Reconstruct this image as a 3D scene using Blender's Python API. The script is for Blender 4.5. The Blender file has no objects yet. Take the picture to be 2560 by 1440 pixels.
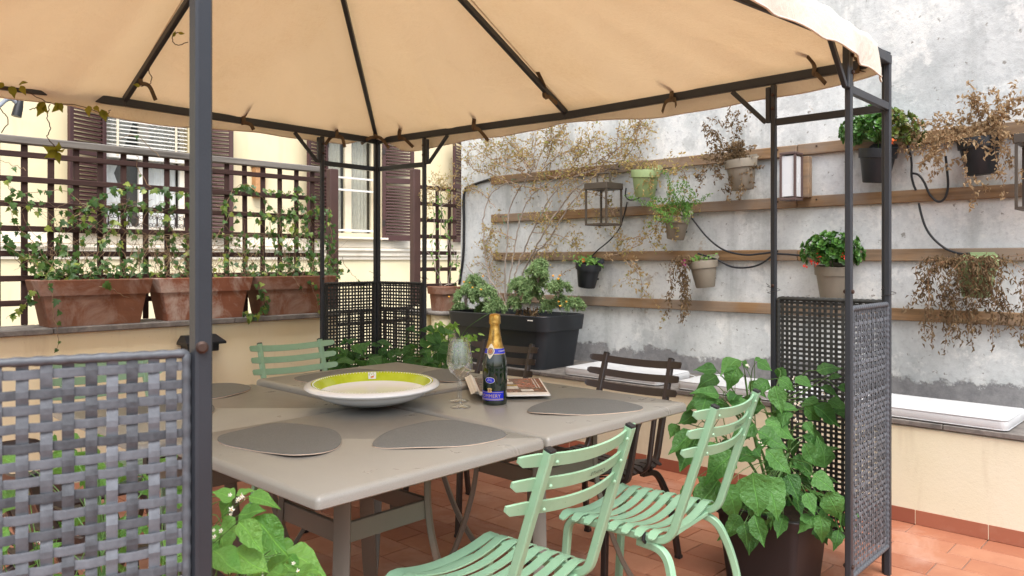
import bpy, math, random
from mathutils import Vector, Matrix

random.seed(7)
R = math.radians
SC = bpy.context.scene
COL = SC.collection

# ------------------------------------------------------------------ camera
YAW = R(46.63)
FOCAL, CX, HY, HC = 1927.0, 1280.0, 652.0, 1.25
FWD = Vector((math.sin(YAW), math.cos(YAW), 0)); RGT = Vector((math.cos(YAW), -math.sin(YAW), 0)); UP = Vector((0, 0, 1))
cam = bpy.data.cameras.new("camera"); camo = bpy.data.objects.new("camera", cam); COL.objects.link(camo)
camo.location = (0, 0, HC); camo.rotation_euler = (R(90), 0, -YAW)
cam.sensor_width = 36; cam.lens = FOCAL * 36 / 2560; cam.shift_y = -(720 - HY) / 2560
cam.clip_start = 0.05; cam.clip_end = 2000
cam.dof.use_dof = True; cam.dof.focus_distance = 3.0; cam.dof.aperture_fstop = 11
SC.camera = camo

# ------------------------------------------------------------------ sky, sun, exposure
SUN_EL, SUN_AZ = R(58), R(212)          # azimuth measured from +Y towards +X: the sun stands behind the camera
w = bpy.data.worlds.new("World"); SC.world = w; w.use_nodes = True
nt = w.node_tree; nt.nodes.clear()
sky = nt.nodes.new("ShaderNodeTexSky"); sky.sky_type = 'NISHITA'; sky.sun_disc = False
sky.sun_elevation = SUN_EL; sky.sun_rotation = SUN_AZ; sky.air_density = 1.0; sky.dust_density = 4.0; sky.ozone_density = 1.0
hs = nt.nodes.new("ShaderNodeHueSaturation"); hs.inputs['Saturation'].default_value = 0.58
bg = nt.nodes.new("ShaderNodeBackground"); bg.inputs['Strength'].default_value = 0.15
wo = nt.nodes.new("ShaderNodeOutputWorld")
nt.links.new(sky.outputs[0], hs.inputs['Color']); nt.links.new(hs.outputs[0], bg.inputs[0]); nt.links.new(bg.outputs[0], wo.inputs[0])
sl = bpy.data.lights.new("sun", 'SUN'); sl.energy = 1.05; sl.angle = R(35); sl.color = (1, 0.99, 0.98)
so = bpy.data.objects.new("sun", sl); COL.objects.link(so)
sd = Vector((math.sin(SUN_AZ) * math.cos(SUN_EL), math.cos(SUN_AZ) * math.cos(SUN_EL), math.sin(SUN_EL)))
so.rotation_euler = (-sd).to_track_quat('-Z', 'Y').to_euler()
vs = SC.view_settings
SC.display_settings.display_device = 'sRGB'
vs.view_transform = 'Standard'; vs.look = 'None'; vs.gamma = 1; vs.use_curve_mapping = False
vs.exposure = 1.2
SC.cycles.use_denoising = True
SC.cycles.max_bounces = 20; SC.cycles.diffuse_bounces = 5; SC.cycles.transparent_max_bounces = 16; SC.cycles.transmission_bounces = 20
SC.cycles.caustics_refractive = False; SC.cycles.caustics_reflective = False

# ------------------------------------------------------------------ from a pixel of the photograph to a point of the place
def ray(px, py): return FWD + RGT * ((px - CX) / FOCAL) + UP * ((HY - py) / FOCAL)
def onX(px, py, X): d = ray(px, py); return Vector((0, 0, HC)) + d * (X / d.x)
def onY(px, py, Y): d = ray(px, py); return Vector((0, 0, HC)) + d * (Y / d.y)
def onZ(px, py, z): d = ray(px, py); return Vector((0, 0, HC)) + d * ((z - HC) / d.z)
def atD(px, py, D): return Vector((0, 0, HC)) + ray(px, py) * D

# ------------------------------------------------------------------ mesh builder
class MB:
    def __init__(self): self.v = []; self.f = []
    def add(self, vs, fs):
        o = len(self.v); self.v += [tuple(p) for p in vs]; self.f += [tuple(i + o for i in q) for q in fs]; return self
    def box(self, c, s, b=0.0, M=None):
        c = Vector(c); h = Vector(s) / 2; b = min(b, min(h) * 0.9)
        if b <= 0:
            P = [Vector((x * h.x, y * h.y, z * h.z)) for x in (-1, 1) for y in (-1, 1) for z in (-1, 1)]
            fs = [(0, 1, 3, 2), (4, 6, 7, 5), (0, 4, 5, 1), (2, 3, 7, 6), (0, 2, 6, 4), (1, 5, 7, 3)]
        else:
            P = []; idx = {}
            for x in (-1, 1):
                for y in (-1, 1):
                    for z in (-1, 1):
                        idx[(x, y, z)] = len(P)
                        P += [Vector((x * h.x, y * (h.y - b), z * (h.z - b))), Vector((x * (h.x - b), y * h.y, z * (h.z - b))), Vector((x * (h.x - b), y * (h.y - b), z * h.z))]
            I = lambda x, y, z, k: idx[(x, y, z)] + k
            fs = []
            for s_ in (-1, 1):
                fs.append([I(s_, -1, -1, 0), I(s_, 1, -1, 0), I(s_, 1, 1, 0), I(s_, -1, 1, 0)])
                fs.append([I(-1, s_, -1, 1), I(1, s_, -1, 1), I(1, s_, 1, 1), I(-1, s_, 1, 1)])
                fs.append([I(-1, -1, s_, 2), I(1, -1, s_, 2), I(1, 1, s_, 2), I(-1, 1, s_, 2)])
            for p in (-1, 1):
                for q in (-1, 1):
                    fs.append([I(p, q, -1, 0), I(p, q, 1, 0), I(p, q, 1, 1), I(p, q, -1, 1)])
                    fs.append([I(p, -1, q, 0), I(p, 1, q, 0), I(p, 1, q, 2), I(p, -1, q, 2)])
                    fs.append([I(-1, p, q, 1), I(1, p, q, 1), I(1, p, q, 2), I(-1, p, q, 2)])
            for k, i in idx.items(): fs.append([i, i + 1, i + 2])
            out = []
            for q in fs:
                n = (P[q[1]] - P[q[0]]).cross(P[q[2]] - P[q[0]]); m = sum((P[i] for i in q), Vector()) / len(q)
                out.append(tuple(q) if n.dot(m) > 0 else tuple(reversed(q)))
            fs = out
        if M is not None: P = [M @ p for p in P]
        return self.add([p + c for p in P], fs)
    def bar(self, a, b, w, h, bev=0.001, up=(0, 0, 1)):
        a = Vector(a); b = Vector(b); d = (b - a); L = d.length; d.normalize(); u = Vector(up)
        if abs(d.dot(u)) > 0.98: u = Vector((0, 1, 0))
        x = d.cross(u).normalized(); z = x.cross(d)
        Mx = Matrix((x, d, z)).transposed()
        return self.box((a + b) / 2, (w, L, h), bev, Mx)
    def sweep(self, pts, prof, up=(0, 0, 1), caps=True, closed=False, scale=None):
        pts = [Vector(p) for p in pts]; n = len(pts); m = len(prof); up = Vector(up); base = len(self.v); rings = []
        t0 = (pts[1] - pts[0]).normalized(); x = t0.cross(up)
        if x.length < 1e-4: x = t0.cross(Vector((1, 0.01, 0)))
        x.normalize(); z = x.cross(t0); tp = t0
        for i in range(n):
            if closed: t = (pts[(i + 1) % n] - pts[i - 1]).normalized()
            elif i == 0: t = t0
            elif i == n - 1: t = (pts[i] - pts[i - 1]).normalized()
            else:
                t = (pts[i + 1] - pts[i]).normalized() + (pts[i] - pts[i - 1]).normalized()
                t = t.normalized() if t.length > 1e-6 else tp
            q = tp.rotation_difference(t); x = q @ x; z = q @ z; tp = t
            s = 1 if scale is None else scale[i]
            rings.append([pts[i] + x * (a * s) + z * (b * s) for a, b in prof])
        return self.rings(rings, caps, caps, closed)
    def rings(self, rings, cap0=True, cap1=True, closed=False):
        m = len(rings[0]); n = len(rings); fs = []
        for i in range(n if closed else n - 1):
            a = i * m; b = ((i + 1) % n) * m
            for k in range(m): fs.append((a + k, a + (k + 1) % m, b + (k + 1) % m, b + k))
        if not closed:
            if cap0: fs.append(tuple(reversed(range(m))))
            if cap1: fs.append(tuple((n - 1) * m + k for k in range(m)))
        return self.add([p for r in rings for p in r], fs)
    def tube(self, pts, r, n=6, caps=True, closed=False, up=(0, 0, 1)):
        rr = r if isinstance(r, (list, tuple)) else None
        prof = [(math.cos(2 * math.pi * k / n), math.sin(2 * math.pi * k / n)) for k in range(n)]
        return self.sweep(pts, prof, up, caps, closed, rr if rr else [r] * len(pts))
    def lathe(self, prof, n=24, c=(0, 0, 0), cap0=True, cap1=True):
        c = Vector(c)
        rings = [[c + Vector((r * math.cos(2 * math.pi * k / n), r * math.sin(2 * math.pi * k / n), z)) for k in range(n)] for r, z in prof]
        return self.rings(rings, cap0, cap1)
    def grid(self, fn, nu, nv):
        P = [fn(i / nu, j / nv) for i in range(nu + 1) for j in range(nv + 1)]
        return self.add(P, [(i * (nv + 1) + j, (i + 1) * (nv + 1) + j, (i + 1) * (nv + 1) + j + 1, i * (nv + 1) + j + 1) for i in range(nu) for j in range(nv)])
    def mesh(self, name, mat, smooth=None):
        me = bpy.data.meshes.new(name); me.from_pydata(self.v, [], self.f); me.update()
        if mat: me.materials.append(MT[mat] if isinstance(mat, str) else mat)
        if smooth is not None and len(me.polygons):
            me.shade_smooth()
            if smooth < 180: me.set_sharp_from_angle(angle=R(smooth))
        return me
    def build(self, name, mat, parent=None, smooth=35):
        return link(name, self.mesh(name, mat, smooth), parent)
def link(name, me, parent=None, M=None):
    o = bpy.data.objects.new(name, me); COL.objects.link(o)
    if parent is not None: o.parent = parent
    if M is not None: o.matrix_local = M
    return o
def thing(name, label, cat, loc=(0, 0, 0), rz=0, group=None):
    o = bpy.data.objects.new(name, None); COL.objects.link(o); o.location = loc; o.rotation_euler = (0, 0, rz)
    o.empty_display_size = 0.1
    return tag(o, label, cat, group)
def tag(o, label=None, cat=None, group=None, kind=None):
    if label: o["label"] = label
    if cat: o["category"] = cat
    if group: o["group"] = group
    if kind: o["kind"] = kind
    return o
def stuff(o): o["kind"] = "stuff"; return o
def copy_tree(o, parent=None):
    c = o.copy(); COL.objects.link(c)
    if parent is not None:
        c.parent = parent; c.matrix_parent_inverse = o.matrix_parent_inverse.copy()
    for ch in o.children: copy_tree(ch, c)
    return c
SQ = lambda w, h, b=0.15: [(-w / 2 + w * b, -h / 2), (w / 2 - w * b, -h / 2), (w / 2, -h / 2 + h * b), (w / 2, h / 2 - h * b), (w / 2 - w * b, h / 2), (-w / 2 + w * b, h / 2), (-w / 2, h / 2 - h * b), (-w / 2, -h / 2 + h * b)]
def rounded(pts, r, n=5):
    pts = [Vector(p) for p in pts]; out = [pts[0]]
    for i in range(1, len(pts) - 1):
        a, b, c = pts[i - 1], pts[i], pts[i + 1]; da = (a - b); dc = (c - b)
        k = min(r, da.length * 0.49, dc.length * 0.49); p = b + da.normalized() * k; q = b + dc.normalized() * k
        for j in range(n + 1):
            t = j / n; out.append(p * (1 - t) ** 2 + b * 2 * t * (1 - t) + q * t * t)
    out.append(pts[-1]); return out
def spline(pts, n=6):
    pts = [Vector(p) for p in pts]
    if len(pts) < 3: return [pts[0].lerp(pts[-1], k / n) for k in range(n + 1)]
    P = [pts[0] * 2 - pts[1]] + pts + [pts[-1] * 2 - pts[-2]]; out = []
    for i in range(1, len(P) - 2):
        for j in range(n):
            t = j / n
            out.append(0.5 * ((2 * P[i]) + (-P[i - 1] + P[i + 1]) * t + (2 * P[i - 1] - 5 * P[i] + 4 * P[i + 1] - P[i + 2]) * t * t + (-P[i - 1] + 3 * P[i] - 3 * P[i + 1] + P[i + 2]) * t ** 3))
    out.append(pts[-1]); return out
def rrect(hx, hy, r, n=4):
    out = []
    for k, (sx, sy) in enumerate(((1, 1), (-1, 1), (-1, -1), (1, -1))):
        for j in range(n + 1):
            a = R(90 * k + 90 * j / n); out.append((sx * (hx - r) + r * math.cos(a), sy * (hy - r) + r * math.sin(a)))
    return out
def slab(mb, ring_fn, prof, cap0=True, cap1=True):
    "ring_fn(inset) -> outline; prof: (inset, z) from bottom to top"
    return mb.rings([[Vector((x, y, z)) for x, y in ring_fn(i)] for i, z in prof], cap0, cap1)

# ------------------------------------------------------------------ materials
MT = {}
def lin(c): return tuple((x / 12.92 if x <= 0.04045 else ((x + 0.055) / 1.055) ** 2.4) for x in c)
def hexc(h): return lin(tuple(int(h[i:i + 2], 16) / 255 for i in (0, 2, 4)))
class Nodes:
    def __init__(self, name):
        m = bpy.data.materials.new(name); m.use_nodes = True; MT[name] = m; self.m = m; self.t = m.node_tree; self.n = self.t.nodes; self.n.clear()
        self.out = self.new("ShaderNodeOutputMaterial")
    def new(self, t, **kw):
        k = self.n.new(t)
        for a, b in kw.items(): setattr(k, a, b)
        return k
    def put(self, sock, val):
        if isinstance(val, bpy.types.NodeSocket): self.t.links.new(val, sock)
        elif val is not None: sock.default_value = (tuple(val) + (1,)) if isinstance(val, (tuple, list)) and len(val) == 3 and sock.type == 'RGBA' else val
    def coord(self, kind='Object'): return self.new("ShaderNodeTexCoord").outputs[kind]
    def mapping(self, v, scale=(1, 1, 1), loc=(0, 0, 0), rot=(0, 0, 0)):
        k = self.new("ShaderNodeMapping"); self.put(k.inputs[0], v); k.inputs['Scale'].default_value = scale; k.inputs['Location'].default_value = loc; k.inputs['Rotation'].default_value = rot
        return k.outputs[0]
    def noise(self, v, scale, detail=4, rough=0.55, dist=0):
        k = self.new("ShaderNodeTexNoise"); self.put(k.inputs['Vector'], v); k.inputs['Scale'].default_value = scale; k.inputs['Detail'].default_value = detail
        k.inputs['Roughness'].default_value = rough; k.inputs['Distortion'].default_value = dist; return k.outputs['Fac']
    def ramp(self, fac, stops):
        k = self.new("ShaderNodeValToRGB"); e = k.color_ramp.elements
        while len(e) < len(stops): e.new(0.5)
        for x, (p, c) in zip(e, stops): x.position = p; x.color = (tuple(c) + (1,)) if hasattr(c, '__len__') else (c, c, c, 1)
        self.put(k.inputs[0], fac); return k.outputs[0]
    def mix(self, fac, a, b, mode='MIX'):
        k = self.new("ShaderNodeMix", data_type='RGBA', blend_type=mode); self.put(k.inputs[0], fac); self.put(k.inputs[6], a); self.put(k.inputs[7], b); return k.outputs[2]
    def math(self, op, a, b=None, c=None, clamp=False):
        k = self.new("ShaderNodeMath", operation=op, use_clamp=clamp)
        for s, x in zip(k.inputs, (a, b, c)):
            if x is not None: self.put(s, x)
        return k.outputs[0]
    def sep(self, v): k = self.new("ShaderNodeSeparateXYZ"); self.put(k.inputs[0], v); return k.outputs
    def bump(self, h, strength=0.3, dist=0.002, normal=None):
        k = self.new("ShaderNodeBump"); self.put(k.inputs['Height'], h); k.inputs['Strength'].default_value = strength; k.inputs['Distance'].default_value = dist
        if normal: self.put(k.inputs['Normal'], normal)
        return k.outputs[0]
    def rnd(self): return self.new("ShaderNodeObjectInfo").outputs['Random']
    def isl(self): return self.new("ShaderNodeNewGeometry").outputs['Random Per Island']
    def bsdf(self, col, rough=0.5, metal=0, spec=0.5, normal=None, **kw):
        k = self.new("ShaderNodeBsdfPrincipled"); self.put(k.inputs['Base Color'], col); self.put(k.inputs['Roughness'], rough); self.put(k.inputs['Metallic'], metal)
        k.inputs['Specular IOR Level'].default_value = spec
        if normal: self.put(k.inputs['Normal'], normal)
        for a, b in kw.items(): self.put(k.inputs[a.replace('_', ' ')], b)
        return k.outputs[0]
    def surf(self, s): self.t.links.new(s, self.out.inputs[0]); return self.m
def simple(name, col, rough=0.5, metal=0, var=0.12, scale=6, bump=0.0, bscale=120, spec=0.5, objvar=0.0, **kw):
    N = Nodes(name); v = N.coord(); f = N.noise(v, scale, 5)
    lo = tuple(c * (1 - var) for c in col); hi = tuple(min(1, c * (1 + var)) for c in col)
    c = N.ramp(f, [(0.3, lo), (0.7, hi)])
    if objvar:
        k = N.ramp(N.rnd(), [(0, (1 - objvar,) * 3), (1, (1 + objvar,) * 3)]); c = N.mix(1.0, c, k, 'MULTIPLY')
    nm = N.bump(N.noise(v, bscale, 3), bump, 0.002) if bump else None
    rr = N.math('MULTIPLY_ADD', f, 0.2, rough - 0.1, True)
    return N.surf(N.bsdf(c, rr, metal, spec, nm, **kw))
def leafy(name, c1, c2, rough=0.5, trans=0.35, island=False, spec=0.35, c3=None):
    N = Nodes(name); r = N.isl() if island else N.rnd()
    st = [(0, c1), (1, c2)] if c3 is None else [(0, c1), (0.8, c2), (0.93, c3)]
    c = N.ramp(r, st); v = N.coord(); c = N.mix(N.math('MULTIPLY', N.noise(v, 3.0 if not island else 14, 3), 0.5), c, tuple(x * 0.55 for x in c1))
    b = N.bsdf(c, rough, 0, spec)
    t = N.new("ShaderNodeBsdfTranslucent"); N.put(t.inputs[0], N.mix(0.5, c, tuple(min(1, x * 1.6) for x in c2)))
    k = N.new("ShaderNodeMixShader"); k.inputs[0].default_value = trans; N.t.links.new(b, k.inputs[1]); N.t.links.new(t.outputs[0], k.inputs[2])
    return N.surf(k.outputs[0])

def veined(name, c1, c2, rough=0.45, trans=0.3):
    N = Nodes(name); v = N.coord(); p = N.sep(v); ax = N.math('ABSOLUTE', p[0])
    c = N.ramp(N.rnd(), [(0, c1), (1, c2)]); c = N.mix(N.math('MULTIPLY', N.noise(v, 3.5, 4), 0.55), c, tuple(x * 0.62 for x in c1))
    rib = N.math('SUBTRACT', 1.0, N.math('MULTIPLY', ax, 45.0), None, True)
    q = N.math('FRACT', N.math('MULTIPLY', N.math('SUBTRACT', p[1], N.math('MULTIPLY', ax, 0.75)), 6.5))
    sv = N.math('SUBTRACT', 1.0, N.math('MULTIPLY', N.math('ABSOLUTE', N.math('SUBTRACT', q, 0.5)), 16.0), None, True)
    vn = N.math('MAXIMUM', rib, N.math('MULTIPLY', sv, 0.38)); c = N.mix(N.math('MULTIPLY', vn, 0.55), c, tuple(min(1, x * 1.9) for x in c2))
    nm = N.bump(N.math('MULTIPLY_ADD', vn, -0.6, N.noise(v, 9, 3)), 0.5, 0.02)
    b = N.bsdf(c, rough, 0, 0.4, nm); t = N.new("ShaderNodeBsdfTranslucent"); N.put(t.inputs[0], N.mix(0.5, c, tuple(min(1, x * 1.6) for x in c2)))
    k = N.new("ShaderNodeMixShader"); k.inputs[0].default_value = trans; N.t.links.new(b, k.inputs[1]); N.t.links.new(t.outputs[0], k.inputs[2]); return N.surf(k.outputs[0])
veined("nightshade_leaf", hexc("34622c"), hexc("5f9349")); veined("young_leaf", hexc("4f8538"), hexc("77a850"), 0.45, 0.4)
simple("charcoal_metal", hexc("2a2e34"), 0.42, 0.0, 0.10, 9, 0.12, 260)
simple("dark_brown_metal", hexc("2e2523"), 0.40, 0.0, 0.10, 8, 0.05, 300)
simple("black_plastic", hexc("1b1c1f"), 0.45, 0, 0.15, 10)
simple("hose_black", hexc("1c1d21"), 0.4, 0, 0.1, 20)
N = Nodes("green_paint"); v = N.coord(); f = N.noise(v, 5, 5); c = N.ramp(f, [(0.3, hexc("84ac8d")), (0.7, hexc("92b99b"))])
c = N.mix(N.ramp(N.noise(v, 17, 7, 0.7), [(0.55, 0.0), (0.78, 0.28)]), c, hexc("6f8f74")); c = N.mix(N.ramp(N.noise(v, 95, 3, 0.5), [(0.735, 0.0), (0.75, 0.75)]), c, hexc("5d6a58"))
N.surf(N.bsdf(c, N.math('MULTIPLY_ADD', N.noise(v, 12, 5), 0.25, 0.20), 0, 0.5, N.bump(N.noise(v, 330, 3), 0.08, 0.001)))
simple("dark_chair_paint", hexc("352b28"), 0.40, 0, 0.08, 6, 0.06, 420)
simple("table_leg_paint", hexc("6a6358"), 0.42, 0, 0.06, 6, 0.05, 420)
simple("bolt_steel", hexc("4a3a33"), 0.5, 0.6, 0.3, 60)
simple("white_lacquer", hexc("e6e2da"), 0.35, 0, 0.05, 6)
simple("cream_frame", hexc("d9cdb4"), 0.45, 0, 0.06, 6)
simple("soil", hexc("3a2b20"), 0.95, 0, 0.4, 40, 0.9, 90)
simple("taupe_plastic", hexc("827a6c"), 0.6, 0, 0.08, 12, 0.1, 200)
simple("sage_plastic", hexc("93a876"), 0.6, 0, 0.06, 12, 0.1, 200)
simple("anthracite_plastic", hexc("1e2227"), 0.5, 0, 0.12, 12, 0.1, 200)
simple("bronze_metal", hexc("4d453c"), 0.45, 0.2, 0.1, 14)
simple("sconce_frame", hexc("5b4a48"), 0.45, 0.1, 0.06, 14)
simple("opal_glass", hexc("d4d8dc"), 0.25, 0, 0.02, 4)
simple("grey_pipe", hexc("8d939b"), 0.35, 0.3, 0.05, 8)
simple("green_tie", hexc("1f8a66"), 0.5, 0, 0.05, 8)
simple("red_petal", hexc("c8331f"), 0.6, 0, 0.2, 60)
simple("orange_petal", hexc("e06a2c"), 0.6, 0, 0.2, 60)
simple("magenta_petal", hexc("d0259c"), 0.6, 0, 0.15, 60)
simple("yellow_petal", hexc("c98f2a"), 0.6, 0, 0.2, 60)
simple("white_petal", hexc("efeee2"), 0.6, 0, 0.08, 60)
simple("creeper_twig", hexc("4b3a2c"), 0.7, 0, 0.25, 40)
simple("grey_twig", hexc("958a80"), 0.8, 0, 0.25, 40)
simple("brown_twig", hexc("7d5f43"), 0.8, 0, 0.3, 40)
simple("green_stem", hexc("4c6f34"), 0.6, 0, 0.2, 30)
simple("vine_stem", hexc("8a7358"), 0.8, 0, 0.3, 30)
simple("terracotta_vent", hexc("b98a5e"), 0.8, 0, 0.15, 20)
simple("rope", hexc("8b7f6c"), 0.9, 0, 0.2, 80)
leafy("ivy_leaf", hexc("274921"), hexc("5a7d3a"), 0.42, 0.28, False, 0.45, hexc("9aa848"))
leafy("lime_leaf", hexc("6f9e44"), hexc("9fc05e"), 0.5, 0.4, False, 0.3)
leafy("creeper_leaf", hexc("5c6a22"), hexc("a39a3a"), 0.5, 0.4, False, 0.3)
leafy("succulent_leaf", hexc("2f5a24"), hexc("62903f"), 0.35, 0.12, True, 0.5)
leafy("succulent_bronze", hexc("5a4a26"), hexc("6f8a3c"), 0.35, 0.12, True, 0.5)
leafy("dry_leaf", hexc("8c7254"), hexc("c8b08c"), 0.8, 0.3, True, 0.2)
leafy("brown_leaf", hexc("524536"), hexc("97805f"), 0.8, 0.25, True, 0.2)
leafy("faded_leaf", hexc("a3875c"), hexc("c2b078"), 0.8, 0.35, True, 0.2, hexc("8a9c4c"))
leafy("santolina", hexc("6c8d58"), hexc("a9c08c"), 0.7, 0.25, True, 0.2)
leafy("fern_leaf", hexc("4f7f3a"), hexc("86ac55"), 0.6, 0.3, True, 0.3)
# woven synthetic rattan
N = Nodes("rattan"); v = N.coord(); k = N.noise(N.mapping(v, (1, 1, 1)), 90, 4); s = N.noise(N.mapping(v, (8, 8, 300)), 3, 2)
c = N.ramp(N.math('MULTIPLY_ADD', N.rnd(), 0.5, N.math('MULTIPLY', k, 0.5)), [(0.2, hexc("34373b")), (0.8, hexc("676c73"))])
N.surf(N.bsdf(c, 0.5, 0, 0.4, N.bump(N.noise(v, 500, 2), 0.25, 0.001)))
N = Nodes("rattan_dark"); v = N.coord(); k = N.noise(v, 90, 4)
c = N.ramp(N.math('MULTIPLY_ADD', N.rnd(), 0.4, N.math('MULTIPLY', k, 0.5)), [(0.2, hexc("272827")), (0.8, hexc("3f4241"))])
N.surf(N.bsdf(c, 0.55, 0, 0.4))
# canopy fabric
N = Nodes("canvas"); v = N.coord()
wv = N.math('ADD', N.noise(N.mapping(v, (420, 36, 36)), 1, 2), N.noise(N.mapping(v, (36, 420, 36)), 1, 2))
st = N.math('MULTIPLY_ADD', wv, 0.35, N.math('MULTIPLY', N.noise(v, 1.4, 7, 0.62, 0.4), 0.65))
nm = N.bump(N.math('MULTIPLY_ADD', N.noise(v, 2.6, 6, 0.58, 0.9), 9.0, wv), 0.35, 0.006)
spot = N.ramp(N.noise(N.mapping(v, (1, 1, 1), (4, 8, 1)), 3.3, 7, 0.7, 0.5), [(0.60, 0.0), (0.68, 0.12)])
d = N.new("ShaderNodeBsdfDiffuse"); N.put(d.inputs[0], N.mix(spot, N.ramp(st, [(0.40, hexc("e8dfce")), (0.62, hexc("f2ece0"))]), hexc("cfc2a8"))); N.put(d.inputs['Normal'], nm)
t = N.new("ShaderNodeBsdfTranslucent"); N.put(t.inputs[0], N.mix(spot, N.ramp(st, [(0.36, hexc("bd9868")), (0.52, hexc("d1ae7e")), (0.68, hexc("dcbc8e"))]), hexc("b08c5c"))); N.put(t.inputs['Normal'], nm)
k = N.new("ShaderNodeMixShader"); k.inputs[0].default_value = 0.34; N.t.links.new(d.outputs[0], k.inputs[1]); N.t.links.new(t.outputs[0], k.inputs[2]); N.surf(k.outputs[0])
N = Nodes("strap"); v = N.coord(); N.surf(N.bsdf(N.ramp(N.noise(v, 20, 4), [(0.3, hexc("54473a")), (0.7, hexc("766752"))]), 0.9, 0, 0.1))
# old plaster wall
N = Nodes("old_plaster"); v = N.coord(); n1 = N.noise(v, 1.1, 9, 0.68, 0.25); n2 = N.noise(N.mapping(v, (1, 1, 0.5)), 3.6, 9, 0.72, 0.2); n3 = N.noise(v, 34, 7, 0.72)
c = N.ramp(n1, [(0.28, hexc("b0b5b6")), (0.44, hexc("cbcfcf")), (0.56, hexc("dadddc")), (0.70, hexc("c6cbcc"))])
c = N.mix(N.ramp(n2, [(0.47, 0.0), (0.66, 0.55)]), c, hexc("a6acac"))
c = N.mix(N.ramp(N.noise(N.mapping(v, (1, 1, 1), (3, 1, 7)), 2.6, 10, 0.72, 0.3), [(0.55, 0.0), (0.62, 0.45)]), c, hexc("9da2a2"))
c = N.mix(N.ramp(N.noise(N.mapping(v, (1, 1, 1), (9, 4, 2)), 3.2, 10, 0.72, 0.2), [(0.545, 0.0), (0.61, 0.7)]), c, hexc("e3e4e1"))
c = N.mix(N.ramp(N.noise(N.mapping(v, (1, 1, 1), (6, 2, 5)), 1.9, 9, 0.7, 0.3), [(0.64, 0.0), (0.655, 0.8)]), c, hexc("b7ada0"))
c = N.mix(N.math('MULTIPLY', N.ramp(n3, [(0.52, 0.0), (0.68, 1.0)]), 0.30), c, hexc("85868a"))
c = N.mix(N.ramp(N.noise(N.mapping(v, (1, 1, 1), (2, 2, 2)), 24, 4, 0.6), [(0.66, 0.0), (0.70, 0.75)]), c, hexc("7b776f"))
c = N.mix(N.ramp(N.noise(N.mapping(v, (1.0, 1.0, 0.13), (5, 5, 1)), 3.6, 7, 0.65), [(0.54, 0.0), (0.68, 0.45)]), c, hexc("898e8d"))
z = N.sep(v)[2]; lim = N.math('MULTIPLY_ADD', N.noise(N.mapping(v, (1, 1, 1), (0, 3, 0)), 4.2, 11, 0.72), 0.34, 0.445)
low = N.ramp(N.math('MULTIPLY_ADD', N.math('SUBTRACT', lim, z), 22.0, 0.5), [(0.25, 0.0), (0.75, 1.0)]); gy = N.ramp(N.noise(v, 18, 8, 0.75), [(0.3, hexc("77777a")), (0.7, hexc("9b9b9b"))])
c = N.mix(low, c, gy)
h = N.math('ADD', N.math('MULTIPLY', n2, 0.5), N.math('MULTIPLY_ADD', n3, 0.6, N.math('MULTIPLY', low, -0.5)))
N.surf(N.bsdf(c, 0.9, 0, 0.2, N.bump(h, 0.7, 0.008)))
# painted render: parapet, bench, far house
def render_wall(name, a, b, dirt):
    N = Nodes(name); v = N.coord(); c = N.ramp(N.noise(v, 1.1, 6, 0.6), [(0.3, a), (0.7, b)])
    c = N.mix(N.ramp(N.noise(N.mapping(v, (1.5, 1.5, 0.25), (1, 7, 3)), 3.5, 6, 0.65), [(0.55, 0.0), (0.72, 0.5)]), c, dirt)
    c = N.mix(N.ramp(N.noise(v, 60, 3), [(0.72, 0.0), (0.74, 0.5)]), c, dirt)
    N.surf(N.bsdf(c, 0.85, 0, 0.25, N.bump(N.noise(v, 70, 5, 0.7), 0.25, 0.004)))
render_wall("cream_render", hexc("e8dcb6"), hexc("efe6ca"), hexc("bda988"))
render_wall("bench_render", hexc("d8d3b8"), hexc("e2decb"), hexc("b7ac92"))
render_wall("house_render", hexc("e2d3ab"), hexc("eadebd"), hexc("d0c09c"))
render_wall("house_trim", hexc("e4dac6"), hexc("ece4d4"), hexc("c9bda4"))
# stone coping
N = Nodes("coping_stone"); v = N.coord(); c = N.ramp(N.noise(v, 14, 8, 0.7), [(0.3, hexc("55524f")), (0.55, hexc("77726d")), (0.75, hexc("908b85"))])
N.surf(N.bsdf(c, 0.8, 0, 0.3, N.bump(N.noise(v, 60, 5), 0.4, 0.004)))
# timber
def wood(name, a, b, c3, sc=(2.0, 40, 40), grey=0.0, rough=0.65, ax=1):
    N = Nodes(name); v = N.coord(); s = [30, 30, 30]; s[ax] = 1.6
    off = N.new("ShaderNodeVectorMath", operation='ADD'); N.put(off.inputs[0], v)
    cb = N.new("ShaderNodeCombineXYZ"); r = N.rnd(); N.put(cb.inputs[0], N.math('MULTIPLY', r, 17)); N.put(cb.inputs[1], N.math('MULTIPLY', r, 31)); N.put(cb.inputs[2], N.math('MULTIPLY', r, 7)); N.put(off.inputs[1], cb.outputs[0])
    f = N.noise(N.mapping(off.outputs[0], tuple(s)), 1.0, 6, 0.65, 0.4); g = N.noise(off.outputs[0], 3.0, 4)
    c = N.ramp(f, [(0.28, a), (0.5, b), (0.75, c3)]); c = N.mix(N.math('MULTIPLY', g, 0.5), c, tuple(x * 0.7 for x in b))
    if grey: c = N.mix(N.ramp(N.noise(off.outputs[0], 2.2, 5, 0.6), [(0.42, 0.0), (0.65, grey)]), c, hexc("8d867e"))
    N.surf(N.bsdf(c, rough, 0, 0.3, N.bump(f, 0.5, 0.003)))
wood("batten_wood", hexc("5f4a33"), hexc("8d6f4f"), hexc("a98b66"), grey=0.65)
wood("trellis_wood", hexc("2a1d1a"), hexc("3d2a26"), hexc("4d3732"), rough=0.7, ax=2)
wood("trellis_wood_x", hexc("2a1d1a"), hexc("3d2a26"), hexc("4d3732"), rough=0.7, ax=0)
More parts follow.
